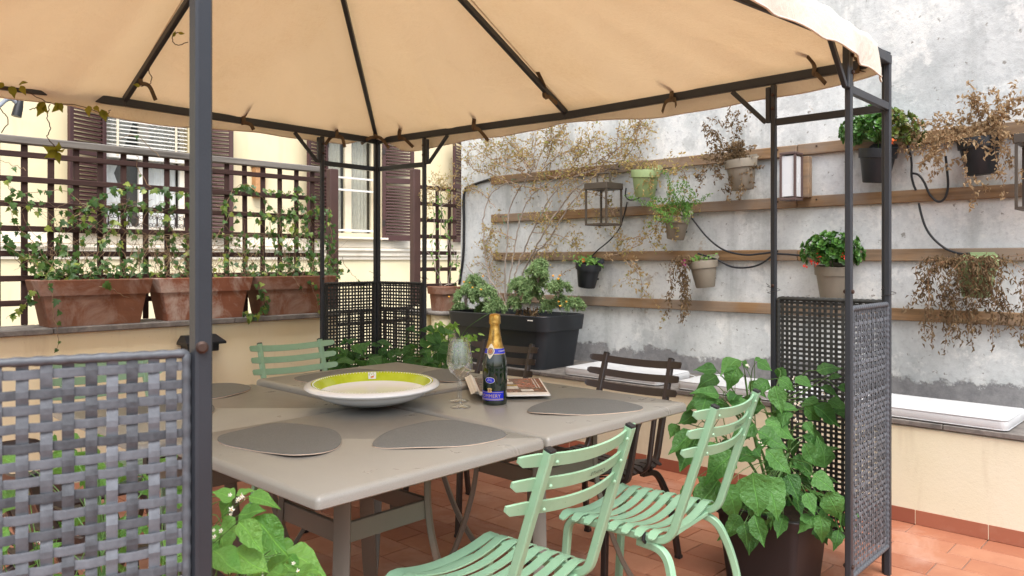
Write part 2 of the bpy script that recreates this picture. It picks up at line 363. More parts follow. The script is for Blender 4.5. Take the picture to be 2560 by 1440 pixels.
wood("weathered_wood", hexc("3d3a36"), hexc("76726c"), hexc("98948d"), rough=0.9, ax=0)
simple("shutter_paint", hexc("452926"), 0.5, 0, 0.08, 4, 0.05, 200)
simple("post_paint", hexc("4b3531"), 0.6, 0, 0.15, 6, 0.2, 90)
# terracotta
def terracotta(name, a, b, salt):
    N = Nodes(name); v = N.coord(); f = N.noise(v, 5, 7, 0.65); c = N.ramp(f, [(0.3, a), (0.7, b)])
    c = N.mix(N.ramp(N.noise(N.mapping(v, (1, 1, 14)), 2.2, 4), [(0.45, 0.0), (0.7, 0.3)]), c, tuple(x * 0.7 for x in a))
    c = N.mix(N.ramp(N.noise(N.mapping(v, (1, 1, 0.6), (4, 2, 1)), 4.5, 8, 0.7, 0.8), [(0.5, 0.0), (0.66, salt)]), c, hexc("b9aba0"))
    N.surf(N.bsdf(c, 0.8, 0, 0.25, N.bump(N.noise(v, 40, 6), 0.3, 0.004)))
terracotta("terracotta", hexc("6b4534"), hexc("825943"), 0.3)
terracotta("terracotta_salty", hexc("7f4f3c"), hexc("93624c"), 0.8)
# floor tiles
N = Nodes("floor_tile"); v = N.coord('Object'); w_ = N.new("ShaderNodeNewGeometry").outputs['Position']
c = N.ramp(N.rnd(), [(0, hexc("986148")), (0.5, hexc("a66e52")), (1, hexc("b27f64"))])
f = N.noise(w_, 5, 7, 0.65); c = N.mix(N.ramp(f, [(0.35, 0.0), (0.75, 0.55)]), c, hexc("8f5742"))
c = N.mix(N.ramp(N.noise(N.mapping(w_, (1, 1, 1), (3, 5, 0)), 2.6, 7, 0.65, 0.6), [(0.52, 0.0), (0.72, 0.42)]), c, hexc("c9a898"))
c = N.mix(N.ramp(N.noise(w_, 75, 3), [(0.72, 0.0), (0.75, 0.5)]), c, hexc("5c3526"))
N.surf(N.bsdf(c, N.math('MULTIPLY_ADD', f, 0.35, 0.48), 0, 0.4, N.bump(N.noise(w_, 40, 5), 0.12, 0.003)))
simple("grout", hexc("8a7669"), 0.9, 0, 0.2, 12, 0.3, 150)
N = Nodes("skirting_tile"); v = N.coord(); w_ = N.new("ShaderNodeNewGeometry").outputs['Position']
c = N.ramp(N.rnd(), [(0, hexc("8a5140")), (1, hexc("a0654f"))]); c = N.mix(N.ramp(N.noise(w_, 7, 6, 0.6), [(0.5, 0.0), (0.75, 0.35)]), c, hexc("bf9a86"))
N.surf(N.bsdf(c, 0.45, 0, 0.4, N.bump(N.noise(w_, 50, 4), 0.1, 0.003)))
# table top
N = Nodes("table_top_paint"); v = N.coord(); f = N.noise(v, 900, 2, 0.5); c = N.ramp(f, [(0.35, hexc("83817b")), (0.65, hexc("93918b"))])
c = N.mix(N.ramp(N.noise(v, 3, 5), [(0.5, 0.0), (0.8, 0.25)]), c, hexc("857a6c"))
N.surf(N.bsdf(c, N.math('MULTIPLY_ADD', N.ramp(N.noise(v, 5, 8, 0.7, 0.5), [(0.35, 0.0), (0.7, 1.0)]), 0.10, 0.27), 0, 0.5, N.bump(f, 0.05, 0.0006)))
N = Nodes("mat_leather"); v = N.coord(); c = N.ramp(N.noise(v, 320, 3), [(0.35, hexc("5e605f")), (0.65, hexc("6e7070"))]); N.surf(N.bsdf(c, 0.6, 0, 0.35, N.bump(N.noise(v, 260, 4), 0.5, 0.0015)))
simple("mat_edge", hexc("cbb5a2"), 0.8, 0, 0.1, 30)
N = Nodes("cushion_fabric"); v = N.coord(); wv = N.math('ADD', N.noise(N.mapping(v, (500, 40, 40)), 1, 2), N.noise(N.mapping(v, (40, 500, 500)), 1, 2))
N.surf(N.bsdf(N.ramp(N.noise(v, 4, 5), [(0.3, hexc("b4b6b8")), (0.7, hexc("c2c4c5"))]), 0.9, 0, 0.2, N.bump(N.math('MULTIPLY_ADD', N.noise(v, 7, 3), 1.5, wv), 0.3, 0.004)))
# glass
def thin_glass(name, tint, base, edge, pw):
    N = Nodes(name); g = N.new("ShaderNodeBsdfGlossy"); g.inputs['Roughness'].default_value = 0.015; t = N.new("ShaderNodeBsdfTransparent"); t.inputs[0].default_value = tint; k = N.new("ShaderNodeMixShader")
    lw = N.new("ShaderNodeLayerWeight"); lw.inputs[0].default_value = 0.5
    N.put(k.inputs[0], N.math('MULTIPLY_ADD', N.math('POWER', lw.outputs['Facing'], pw), edge, base, True)); N.t.links.new(t.outputs[0], k.inputs[1]); N.t.links.new(g.outputs[0], k.inputs[2]); N.surf(k.outputs[0])
thin_glass("clear_glass", (0.975, 0.985, 0.98, 1), 0.10, 0.85, 2.0); thin_glass("window_glass", (0.95, 0.96, 0.96, 1), 0.03, 0.5, 4.0)
N = Nodes("bottle_glass"); N.surf(N.bsdf((0.003, 0.011, 0.004), 0.03, 0, 0.6, None, Coat_Weight=0.6, Coat_Roughness=0.02))
N = Nodes("gold_foil"); v = N.coord(); N.surf(N.bsdf(N.ramp(N.noise(v, 60, 4), [(0.3, hexc("a5782c")), (0.7, hexc("d8b264"))]), 0.32, 0.85, 0.5, N.bump(N.noise(v, 160, 4, 0.6), 0.7, 0.002)))
simple("gold_print", hexc("d6b878"), 0.4, 0.3, 0.05, 30)
simple("label_blue", hexc("1024c0"), 0.35, 0, 0.05, 30)
simple("label_cream", hexc("efe6d0"), 0.5, 0, 0.05, 30)
simple("medal_grey", hexc("8f8480"), 0.5, 0, 0.2, 400)
simple("label_brown", hexc("a8694e"), 0.5, 0, 0.1, 30)
simple("ink_dark", hexc("2b2a33"), 0.6, 0, 0.05, 30)
simple("ink_chair", hexc("2c3a31"), 0.6, 0, 0.05, 30)
simple("porcelain", hexc("e6e9eb"), 0.14, 0, 0.02, 5, 0, 0, 0.55)
simple("paper_white", hexc("e6e4df"), 0.5, 0, 0.03, 8)
N = Nodes("platter_glaze"); v = N.coord(); p = N.sep(v)
c = N.ramp(N.noise(N.mapping(v, (1, 1, 1)), 11, 5, 0.6), [(0.35, hexc("aebf1c")), (0.7, hexc("c9d640"))]); N.surf(N.bsdf(c, 0.15, 0, 0.55))
simple("curtain_lace", hexc("b9b5a6"), 0.9, 0, 0.1, 14, 0.4, 90)
simple("curtain_white", hexc("eeeeec"), 0.9, 0, 0.06, 9, 0.3, 60)
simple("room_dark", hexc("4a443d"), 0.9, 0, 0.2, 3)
simple("blind_slat", hexc("d8d6cf"), 0.45, 0, 0.04, 9)
simple("street", hexc("6f6c68"), 0.9, 0, 0.2, 0.3)
# ================================================================== the setting
g = MB().add([(-400, -400, -4), (400, -400, -4), (400, 400, -4), (-400, 400, -4)], [(0, 1, 2, 3)]).build("ground", "street", None, None); tag(g, kind="structure")
BX, WX, PY = 3.98, 4.62, 4.78           # bench front, plaster wall, parapet front
fl = MB(); fl.box((0.8, 1.0, -0.154), (7.65, 8.1, 0.30)); floor = fl.build("floor", "grout", None, None); tag(floor, kind="structure")
TW, TL, J = 0.153, 0.303, 0.0045
tile_me = [MB().box((0, 0, 0), (TW - J, TL - J, 0.012), 0.0022).mesh("tile", "floor_tile", None) for _ in range(1)][0]
cells = []
i = 0; x = BX - TW / 2 - 0.002
while x > -2.9:
    y = 4.7 + (TL / 2 if i % 2 else 0.06) - TL / 2
    while y > -2.9:
        p = Vector((x, y, 0)); d = p.dot(FWD); vis = False
        if d > 0.5:
            px = CX + FOCAL * p.dot(RGT) / d; py = HY + FOCAL * HC / d; vis = -60 < px < 2620 and py < 1520
        cells.append((0 if vis else 1, d, x, y)); y -= TL
    x -= TW; i += 1
cells.sort(); rest = MB()
for n, (h, d, x, y) in enumerate(cells):
    dz = random.uniform(-0.0012, 0.0008); rz = random.gauss(0, 0.002)
    if n < 300: link("tile", tile_me, floor, Matrix.Translation((x, y, -0.005 + dz)) @ Matrix.Rotation(rz, 4, 'Z'))
    else: rest.box((x, y, -0.005 + dz), (TW - J, TL - J, 0.012), 0.0022)
stuff(rest.build("tile_field", "floor_tile", floor, None))

# tall plaster wall on the right
wall = thing("plaster_wall", "tall weathered grey and white plaster wall behind the wooden battens", "wall")
def wfn(u, v):
    y = -3 + u * 7.98; z = -0.2 + v * 6.2
    return Vector((WX + 0.006 * math.sin(y * 2.1 + z) + 0.004 * math.sin(y * 5.3 - z * 3.1), y, z))
m = MB().grid(wfn, 60, 40); m.box((WX + 0.19, 0.99, 2.9), (0.34, 7.98, 6.2)); m.build("wall", "old_plaster", wall, 60)
# battens, each of two boards with screws
def batten(z, y0, y1, joint, label):
    t = thing("wall_batten", label, "batten", (0, 0, 0), 0, "battens on the plaster wall")
    segs = [(y1, joint), (joint, y0)] if joint else [(y1, y0)]
    for k, (a, b) in enumerate(segs):
        m = MB(); L = a - b - 0.004; m.box((0, 0, 0), (0.028, L, 0.068), 0.004); o = m.build("board", "batten_wood", t)
        o.location = (WX - 0.0145 - 0.006, (a + b) / 2, z + random.uniform(-0.003, 0.003)); o.rotation_euler.x = random.uniform(-0.002, 0.002)
        for s in (a - 0.12, (a + b) / 2, b + 0.12):
            MB().lathe([(0.006, 0), (0.006, 0.002), (0.003, 0.003)], 10).build("screw", "bolt_steel", t).matrix_local = Matrix.Translation((WX - 0.0352, s, z + 0.01)) @ Matrix.Rotation(R(-90), 4, 'Y')
batten(1.924, -1.6, 4.58, 1.955, "topmost wooden batten on the plaster wall, above the lantern")
batten(1.605, -1.6, 4.58, 1.955, "second wooden batten from the top, passing behind the hanging lantern")
batten(1.284, -1.6, 4.56, 1.955, "third wooden batten from the top, behind the small black pot")
batten(0.955, -1.6, 4.50, None, "lowest wooden batten on the plaster wall, above the bench cushions")

# low bench along the wall
bench = thing("masonry_bench", "low cream masonry bench with stone seat along the plaster wall", "bench")
MB().box(((BX + WX) / 2 - 0.004, 0.99, 0.231), (WX - BX + 0.02, 7.9, 0.462), 0.004).build("bench_wall", "bench_render", bench)
y = 4.72
while y > -2.9:
    L = min(1.24, y + 2.95); MB().box(((BX + WX) / 2 - 0.012, y - L / 2, 0.4795), (WX - BX + 0.026, L - 0.003, 0.025), 0.003).build("seat_slab", "coping_stone", bench); y -= L
sk = MB().box((0, 0, 0), (0.012, 0.2995, 0.070), 0.002).mesh("skirting_tile", "skirting_tile", None); y = 4.58
while y > -2.8: link("skirting_tile", sk, bench, Matrix.Translation((BX - 0.0095, y, 0.0365))); y -= 0.301
MB().sweep([(BX + 0.003, -2.9, 0.0735), (BX + 0.003, 4.72, 0.0735)], [(-0.014, 0.0), (0.006, 0.0), (0.004, 0.009)]).build("skirting_fillet", "house_trim", bench)

# parapet with coping, railing, pier
par = thing("parapet_wall", "low cream parapet with grey stone coping under the ivy trellis", "wall")
MB().box((0.20, PY + 0.13, 0.33), (6.0, 0.26, 1.04), 0.004).build("wall", "cream_render", par)
x = -2.85
while x < 3.19:
    L = min(1.05, 3.215 - x); MB().box((x + L / 2, PY + 0.125, 0.8635), (L - 0.004, 0.345, 0.034), 0.005).build("coping", "coping_stone", par); x += L
par2 = thing("parapet_end", "short cream parapet end with stone coping beside the round pier", "wall")
MB().box((4.33, PY + 0.16, 0.31), (0.56, 0.22, 1.0), 0.004).build("wall", "cream_render", par2)
MB().box((4.33, PY + 0.17, 0.827), (0.58, 0.27, 0.03), 0.004).build("coping", "coping_stone", par2)
pier = thing("round_pier", "round cream pier with dark stone cap carrying a small terracotta pot", "pier", (4.19, PY - 0.06, 0))
MB().lathe([(0.112, 0), (0.108, 0.3), (0.105, 0.809)], 28).build("shaft", "cream_render", pier, 50)
MB().lathe([(0.10, 0.811), (0.135, 0.815), (0.14, 0.825), (0.138, 0.838), (0.13, 0.845)], 28).build("cap", "coping_stone", pier, 50)
rail = thing("iron_railing", "dark iron railing closing the gap between parapet and round pier", "railing")
for z in (0.865, 0.77, 0.12): MB().box((3.63, PY + 0.15, z), (0.80, 0.025, 0.028), 0.003).build("rail", "dark_brown_metal", rail)
for k in range(7): MB().box((3.30 + k * 0.112, PY + 0.15, 0.44), (0.022, 0.022, 0.84), 0.003).build("baluster", "dark_brown_metal", rail)

# trellises
def trellis(name, label, x0, n, pitch, zs, ztop, zbot, yy, top, posts, left_over=0.0):
    t = thing(name, label, "trellis", (0, 0, 0), 0, "wooden trellises on the parapet")
    xa, xb = x0 - pitch * 0.5 - left_over, x0 + pitch * (n - 1) + pitch * 0.5
    me = MB().box((0, 0, 0), (0.034, 0.014, ztop - zbot), 0.003).mesh("upright_slat", "trellis_wood", None)
    for k in range(n): link("upright_slat", me, t, Matrix.Translation((x0 + k * pitch, yy + 0.009, (ztop + zbot) / 2)) @ Matrix.Rotation(random.gauss(0, 0.004), 4, 'Y'))
    me = MB().box((0, 0, 0), (xb - xa, 0.014, 0.033), 0.003).mesh("cross_slat", "trellis_wood_x", None)
    for z in zs: link("cross_slat", me, t, Matrix.Translation(((xa + xb) / 2, yy - 0.0075, z)) @ Matrix.Rotation(random.gauss(0, 0.0015), 4, 'Y'))
    if top: MB().box(((xa + xb) / 2, yy, ztop + 0.021), (xb - xa + 0.02, 0.055, 0.044), 0.006).build("top_rail", "weathered_wood", t)
    for px, h, w in posts: MB().box((px, yy + 0.01, (0.882 + h) / 2), (w, 0.06, h - 0.882), 0.006).build("post", "post_paint", t)
    return t
trellis("trellis", "long dark brown lattice trellis with grey top rail, overgrown with ivy", 1.284 - 0.1339 * 8, 23, 0.1339, [1.853 - 0.1404 * k for k in range(7)], 1.912, 0.884, 5.025, True, [(3.335, 1.95, 0.075), (0.09, 1.95, 0.075)])
trellis("trellis", "narrow dark lattice trellis behind the dry climber on the pier", 4.26, 3, 0.139, [1.873 - 0.139 * k for k in range(7)], 1.90, 0.848, 5.035, False, [(4.155, 2.02, 0.075)])
# ================================================================== far house
HYB = 10.6
house = thing("far_house", "cream house with brown louvred shutters behind the trellis", "building")
def holed_wall(mb, x0, x1, z0, z1, holes, y, depth):
    xs = sorted({x0, x1, *[h[0] for h in holes], *[h[1] for h in holes]}); zs = sorted({z0, z1, *[h[2] for h in holes], *[h[3] for h in holes]})
    for a, b in zip(xs, xs[1:]):
        for c, d in zip(zs, zs[1:]):
            if any(h[0] <= a and b <= h[1] and h[2] <= c and d <= h[3] for h in holes): continue
            mb.add([(a, y, c), (b, y, c), (b, y, d), (a, y, d)], [(0, 1, 2, 3)])
    for a, b, c, d in holes:
        Y2 = y + depth
        mb.add([(a, y, c), (a, Y2, c), (a, Y2, d), (a, y, d)], [(0, 3, 2, 1)]); mb.add([(b, y, c), (b, Y2, c), (b, Y2, d), (b, y, d)], [(0, 1, 2, 3)])
        mb.add([(a, y, d), (b, y, d), (b, Y2, d), (a, Y2, d)], [(0, 1, 2, 3)]); mb.add([(a, y, c), (b, y, c), (b, Y2, c), (a, Y2, c)], [(0, 3, 2, 1)])
ZS, ZT = 1.63, 3.50
wins = [(3.60, 4.71, ZS, ZT), (6.90, 7.98, ZS, ZT), (9.90, 11.0, ZS, ZT), (-0.2, 0.9, ZS, ZT)]
m = MB(); holed_wall(m, -8, 20, -4, 9, wins, HYB, 0.30); m.build("wall", "house_render", house, None)
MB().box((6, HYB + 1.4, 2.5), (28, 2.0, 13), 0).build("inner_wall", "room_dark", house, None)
m = MB(); prof = [(0.0, 0), (-0.03, 0), (-0.03, 0.045), (-0.06, 0.065), (-0.06, 0.115), (-0.095, 0.15), (-0.095, 0.19), (0, 0.19)]
m.sweep([(-8, HYB - 0.001, 1.27), (20, HYB - 0.001, 1.27)], [(-a, b) for a, b in prof], (0, 0, 1)); 
o = m.build("cornice", "house_trim", house)
MB().box((6, HYB - 0.012, 1.545), (28, 0.03, 0.15), 0.003).build("sill_band", "house_trim", house)
sh_slat = MB().box((0, 0, 0), (0.43, 0.052, 0.010), 0.002).mesh("slat", "shutter_paint", None)
def shutter(hx, side, yy=HYB - 0.04, ang=25, z0=ZS - 0.04, z1=ZT):
    W = 0.55; o = bpy.data.objects.new("shutter", None)
    m = MB(); h = z1 - z0; mid = 1.02
    for s in (0.03, W - 0.03): m.box((s, 0, h / 2), (0.06, 0.045, h), 0.004)
    for z, w_ in ((0.05, 0.10), (h - 0.05, 0.10), (mid, 0.09)): m.box((W / 2, 0, z), (W - 0.12, 0.040, w_), 0.003)
    me = m.mesh("shutter", "shutter_paint", 35); o = link("shutter", me, house)
    a = R(180 + ang) if side < 0 else R(-ang)
    o.location = (hx, yy, z0); o.rotation_euler.z = a
    z = 0.135
    while z < h - 0.12:
        if abs(z - mid) > 0.07: link("slat", sh_slat, o, Matrix.Translation((W / 2, 0, z)) @ Matrix.Rotation(R(48 if side > 0 else -48), 4, 'X'))
        z += 0.052
    m = MB()
    for z in (0.3, h - 0.4): m.box((0.02, -0.028 if side > 0 else 0.028, z), (0.05, 0.012, 0.10), 0.003)
    m.build("hinge", "dark_brown_metal", o); stuff(o.children[-1])
    return o
for a, b, c, d in wins: shutter(a, -1); shutter(b, 1)
def window(a, b, c, d, curtain, bars, blind, grille):
    f = MB(); y = HYB + 0.20; cx = (a + b) / 2
    for x in (a + 0.035, b - 0.035): f.box((x, y, (c + d) / 2), (0.07, 0.06, d - c), 0.004)
    for z in (c + 0.04, d - 0.04): f.box((cx, y, z), (b - a - 0.14, 0.06, 0.08), 0.004)
    f.box((cx, y - 0.005, (c + d) / 2), (0.13, 0.06, d - c - 0.16), 0.006)
    wn = f.build("window", "white_lacquer" if blind else "cream_frame", house)
    for s in (-1, 1):
        w_ = (b - a) / 2 - 0.135; MB().box((cx + s * (w_ / 2 + 0.065), y + 0.005, (c + d) / 2), (w_, 0.008, d - c - 0.16)).build("pane", "window_glass", wn, None)
        def cf(u, v, s=s, w_=w_):
            return Vector((cx + s * 0.065 + s * w_ * u, y + 0.09 + 0.018 * math.sin(u * 38 + v * 1.5) * (0.6 + 0.4 * v), c + 0.03 + v * (d - c - 0.1)))
        if curtain == "lace": MB().grid(cf, 40, 4).build("curtain", "curtain_lace", wn, 180)
        else:
            def cg(u, v, s=s, w_=w_):
                k = 0.35 + 0.65 * min(1, abs(v - 0.42) * 2.2); p = cf(u * k if s < 0 else u, v); 
                return Vector((cx + s * 0.065 + s * w_ * ((1 - u * k) if s < 0 else u), p.y, p.z))
            MB().grid(cg, 36, 14).build("curtain", "curtain_white", wn, 180)
    if bars:
        for z in bars: MB().box((cx, HYB + 0.06, z), (b - a, 0.03, 0.03), 0.003).build("guard_bar", "white_lacquer", wn)
    if blind:
        z0 = 2.62; z = z0 + 0.05; bs = MB().box((0, 0, 0), (b - a - 0.03, 0.05, 0.006), 0.001).mesh("blind_slat", "blind_slat", None)
        while z < d - 0.02: link("blind_slat", bs, wn, Matrix.Translation((cx, HYB + 0.07, z)) @ Matrix.Rotation(R(28), 4, 'X')); z += 0.052
        MB().box((cx, HYB + 0.07, z0), (b - a - 0.03, 0.06, 0.055), 0.006).build("blind_rail", "blind_slat", wn)
        for s in (-0.38, 0.38): MB().box((cx + s, HYB + 0.038, (z0 + d) / 2), (0.03, 0.004, d - z0)).build("blind_tape", "cream_frame", wn, None)
    if grille:
        for z in (ZS + 0.03, ZS + 0.27): MB().box((cx, HYB + 0.04, z), (b - a, 0.012, 0.012), 0.001).build("grille_rail", "dark_brown_metal", wn)
        n = 9; pit = (b - a) / n
        sc = MB()
        for sgn in (-1, 1):
            P = [Vector((sgn * (0.012 + 0.0), 0, -0.10))]
            for k in range(26):
                t = k / 25; r = 0.034 * (1 - t * 0.75); an = R(180 if sgn > 0 else 0) - sgn * t * R(520)
                P.append(Vector((sgn * 0.036 + r * math.cos(an), 0, 0.05 + r * math.sin(an))))
            sc.tube(P, 0.0045, 5, True, False, (0, 1, 0)); sc.tube([Vector((p.x, 0, -p.z)) for p in P], 0.0045, 5, True, False, (0, 1, 0))
        me = sc.mesh("grille_scroll", "dark_brown_metal", 60)
        for k in range(n): link("grille_scroll", me, wn, Matrix.Translation((a + (k + 0.5) * pit, HYB + 0.04, ZS + 0.15)))
window(*wins[0], "white", None, True, True)
window(*wins[1], "lace", [ZS + 0.12, ZS + 0.78, ZS + 0.98], False, False)
window(*wins[2], "lace", None, False, False); window(*wins[3], "white", None, False, False)
for a, b, c, d in wins: MB().box(((a + b) / 2, HYB - 0.04, ZS - 0.012), (b - a + 0.12, 0.20, 0.035), 0.006).build("sill", "house_trim", house)
# clay vent on the house wall
p = onY(641, 440, HYB)
ven = MB(); ven.box((p.x, HYB - 0.07, p.z - 0.10), (0.16, 0.13, 0.44), 0.01); o = ven.build("vent_hood", "terracotta_vent", house)
MB().box((p.x, HYB - 0.085, p.z + 0.145), (0.20, 0.17, 0.03), 0.006).build("vent_cap", "terracotta_vent", o)
# arm lamp on the house wall, upper left
p0 = onY(-40, 285, HYB - 0.9); p1 = onY(20, 248, HYB - 0.9); p2 = onY(46, 262, HYB - 0.9)
lamp = thing("arm_lamp", "grey curved arm lamp with black head at the upper left corner", "lamp")
MB().tube(spline([Vector((p0.x - 0.5, HYB - 0.005, p0.z - 0.15)), p0, p1, p2], 8), 0.022, 10).build("arm", "grey_pipe", lamp)
MB().tube([p2 + Vector((0.02, 0, 0.06)), p2 + Vector((0.0, 0, -0.03)), p2 + Vector((-0.02, 0, -0.13))], [0.03, 0.045, 0.05], 14).build("lamp_head", "black_plastic", lamp)
# ================================================================== gazebo
gz = thing("gazebo", "charcoal metal gazebo with tan canvas canopy and woven corner panels", "gazebo")
ZB = 2.05
C_R, M_R, C_F, M_L = Vector((3.27, 1.02)), Vector((3.29, 2.70)), Vector((3.13, 4.20)), Vector((1.49, 4.10))
C_L, M_N, C_N, M_S = Vector((-0.02, 4.12)), Vector((-0.06, 2.60)), Vector((0.03, 1.11)), Vector((1.65, 0.99))
RING = [C_R, M_R, C_F, M_L, C_L, M_N, C_N, M_S]
APEX = Vector((1.57, 2.58, 2.90))
v3 = lambda p, z: Vector((p.x, p.y, z))
for k in range(8):
    a, b = RING[k], RING[(k + 1) % 8]
    MB().bar(v3(a, ZB), v3(b, ZB), 0.026, 0.040, 0.003).build("beam", "charcoal_metal", gz)
    MB().bar(v3(a, ZB + 0.015), APEX, 0.024, 0.030, 0.003).build("rafter", "charcoal_metal", gz)
MB().lathe([(0.05, -0.05), (0.07, -0.04), (0.07, 0.03), (0.02, 0.05)], 8, APEX).build("hub", "charcoal_metal", gz)
bolt = MB().lathe([(0.008, 0), (0.008, 0.004), (0.005, 0.007)], 10).mesh("bolt", "bolt_steel", 40)
def post(p, z1, w=0.0225, name="post"): return MB().box((p.x, p.y, z1 / 2), (w, w, z1), 0.003).build(name, "charcoal_metal", gz)
def corner(c, q1, q2, zbar=1.862, braces=True):
    """corner post of two tubes at c, side posts at q1 and q2, cross bars, braces along the beams"""
    for q, d in ((q1, (q1 - c).normalized()), (q2, (q2 - c).normalized())):
        post(c + d * 0.0125, ZB - 0.018, 0.0235)
        post(q, ZB - 0.022)
        e = q + d * 0.0235; MB().box((e.x, e.y, (zbar + ZB - 0.03) / 2), (0.0225, 0.0225, ZB - 0.03 - zbar), 0.003).build("post_doubler", "charcoal_metal", gz)
        MB().bar(v3(c + d * 0.025, zbar), v3(q - d * 0.0115, zbar), 0.019, 0.030, 0.002).build("cross_bar", "charcoal_metal", gz)
        MB().bar(v3(q + d * 0.038, zbar + 0.005), v3(q + d * 0.20, ZB - 0.022), 0.016, 0.020, 0.002).build("brace", "charcoal_metal", gz)
        for z in (zbar + 0.06, zbar + 0.12, 1.14, 0.16):
            n = Vector((-d.y, d.x)); 
            for s in (-1, 1):
                link("bolt", bolt, gz, Matrix.Translation(v3(q + n * (0.0115 * s), z)) @ Vector((n.x * s, n.y * s, 0)).to_track_quat('Z', 'Y').to_matrix().to_4x4())
Q = {}
Q['R1'] = Vector((2.825, 1.015)); Q['R2'] = Vector((3.275, 1.50)); corner(C_R, Q['R1'], Q['R2'])
Q['F1'] = Vector((2.69, 4.175)); Q['F2'] = Vector((3.175, 3.765)); corner(C_F, Q['F1'], Q['F2'])
Q['N1'] = Vector((0.446, 0.972)); Q['N2'] = Vector((0.01, 1.55)); corner(C_N, Q['N1'], Q['N2'])
Q['L1'] = Vector((-0.03, 3.68)); Q['L2'] = Vector((0.42, 4.11)); corner(C_L, Q['L1'], Q['L2'])
# ---- woven panels
def panel(a, b, z0, z1, mat, near):
    """panel between plan points a and b: wrapped frame and separate strips"""
    d = (b - a); L = d.length; d.normalize(); M = Matrix(((d.x, -d.y, 0, a.x), (d.y, d.x, 0, a.y), (0, 0, 1, z0), (0, 0, 0, 1)))
    H = z1 - z0; fr = MB(); r = 0.009 if not near else 0.0052
    P = rounded([(0, 0, 0), (L, 0, 0), (L, 0, H), (0, 0, H), (0, 0, 0)], 0.004 if near else 0.012, 3)
    # wrapped look: many short rings of alternating radius round the frame tube
    pts = []; rr = []
    for p, q in zip(P, P[1:]):
        n = max(1, int((q - p).length / 0.0055))
        for k in range(n): pts.append(p.lerp(q, k / n)); rr.append(r * (1.0 + (0.16 if (len(rr) // 2) % 2 else 0)))
    fr.tube(pts, rr, 8, False, True, (0, 1, 0)); o = fr.build("woven_panel", mat, gz, 60); o.matrix_local = M
    pv, ph = 0.0222, 0.0205; nv = int((L - 0.02) / pv); nh = int((H - 0.02) / ph); pv = (L - 0.01) / nv; ph = (H - 0.012) / nh
    wv, wh, th, am = pv * 0.56, ph * 0.54, 0.0015, (0.0021 if near else 0.0015)
    ns = 3
    def strip(length, pit, off, par, wid, vert):
        m = MB(); n = int(length / pit * ns); pts = []
        for k in range(n + 1):
            s = k / n * length; y = am * math.cos(math.pi * (s - off) / pit + (math.pi if par else 0)) + random.gauss(0, 0.00025)
            pts.append(Vector((0, y, s)) if vert else Vector((s, y, 0)))
        m.sweep(pts, SQ(wid, th, 0.2) if vert else SQ(th, wid, 0.2), (0, -1, 0) if vert else (0, 0, 1)); return m.mesh("strip", mat, None)
    hs_ = [strip(L, pv, pv / 2 + 0.005, k, wh, False) for k in (0, 1)]; vs_ = [strip(H, ph, ph / 2 + 0.006, k, wv, True) for k in (1, 0)]
    for k in range(nh): link("strip", hs_[k % 2], o, Matrix.Translation((0, 0, 0.006 + (k + 0.5) * ph + random.gauss(0, ph * 0.05))) @ Matrix.Rotation(random.gauss(0, 0.0022), 4, 'Y'))
    for k in range(nv): link("strip", vs_[k % 2], o, Matrix.Translation((0.005 + (k + 0.5) * pv + random.gauss(0, pv * 0.06), 0, 0)) @ Matrix.Rotation(random.gauss(0, 0.0015), 4, 'Y'))
    return o
def inset(a, b, k=0.02): d = (b - a).normalized(); return a + d * k, b - d * k
tag(panel(*inset(C_N, Q['N1'], 0.017), 0.13, 1.132, "rattan", True), "light grey woven panel close to the camera")
panel(*inset(Q['R1'], C_R, 0.022), 0.115, 1.078, "rattan", False); panel(*inset(Q['R2'], C_R, 0.022), 0.115, 1.085, "rattan_dark", False)
panel(*inset(Q['F1'], C_F, 0.022), 0.115, 1.105, "rattan_dark", False); panel(*inset(Q['F2'], C_F, 0.022), 0.115, 1.105, "rattan_dark", False)
# wire ties and the big bolt on the near post
for p, z in ((Q['R2'], 1.10), (C_R, 1.10), (C_F, 1.13), (Q['F2'], 1.11)):
    P = [v3(p, z) + Vector((0.027 * math.cos(a * 0.7), 0.027 * math.sin(a * 0.7), 0.003 * a)) for a in range(14)]
    P.append(P[-1] + Vector((-0.03, 0.0, 0.012))); MB().tube(spline(P, 2), 0.0013, 5).build("wire_tie", "dark_brown_metal", gz)
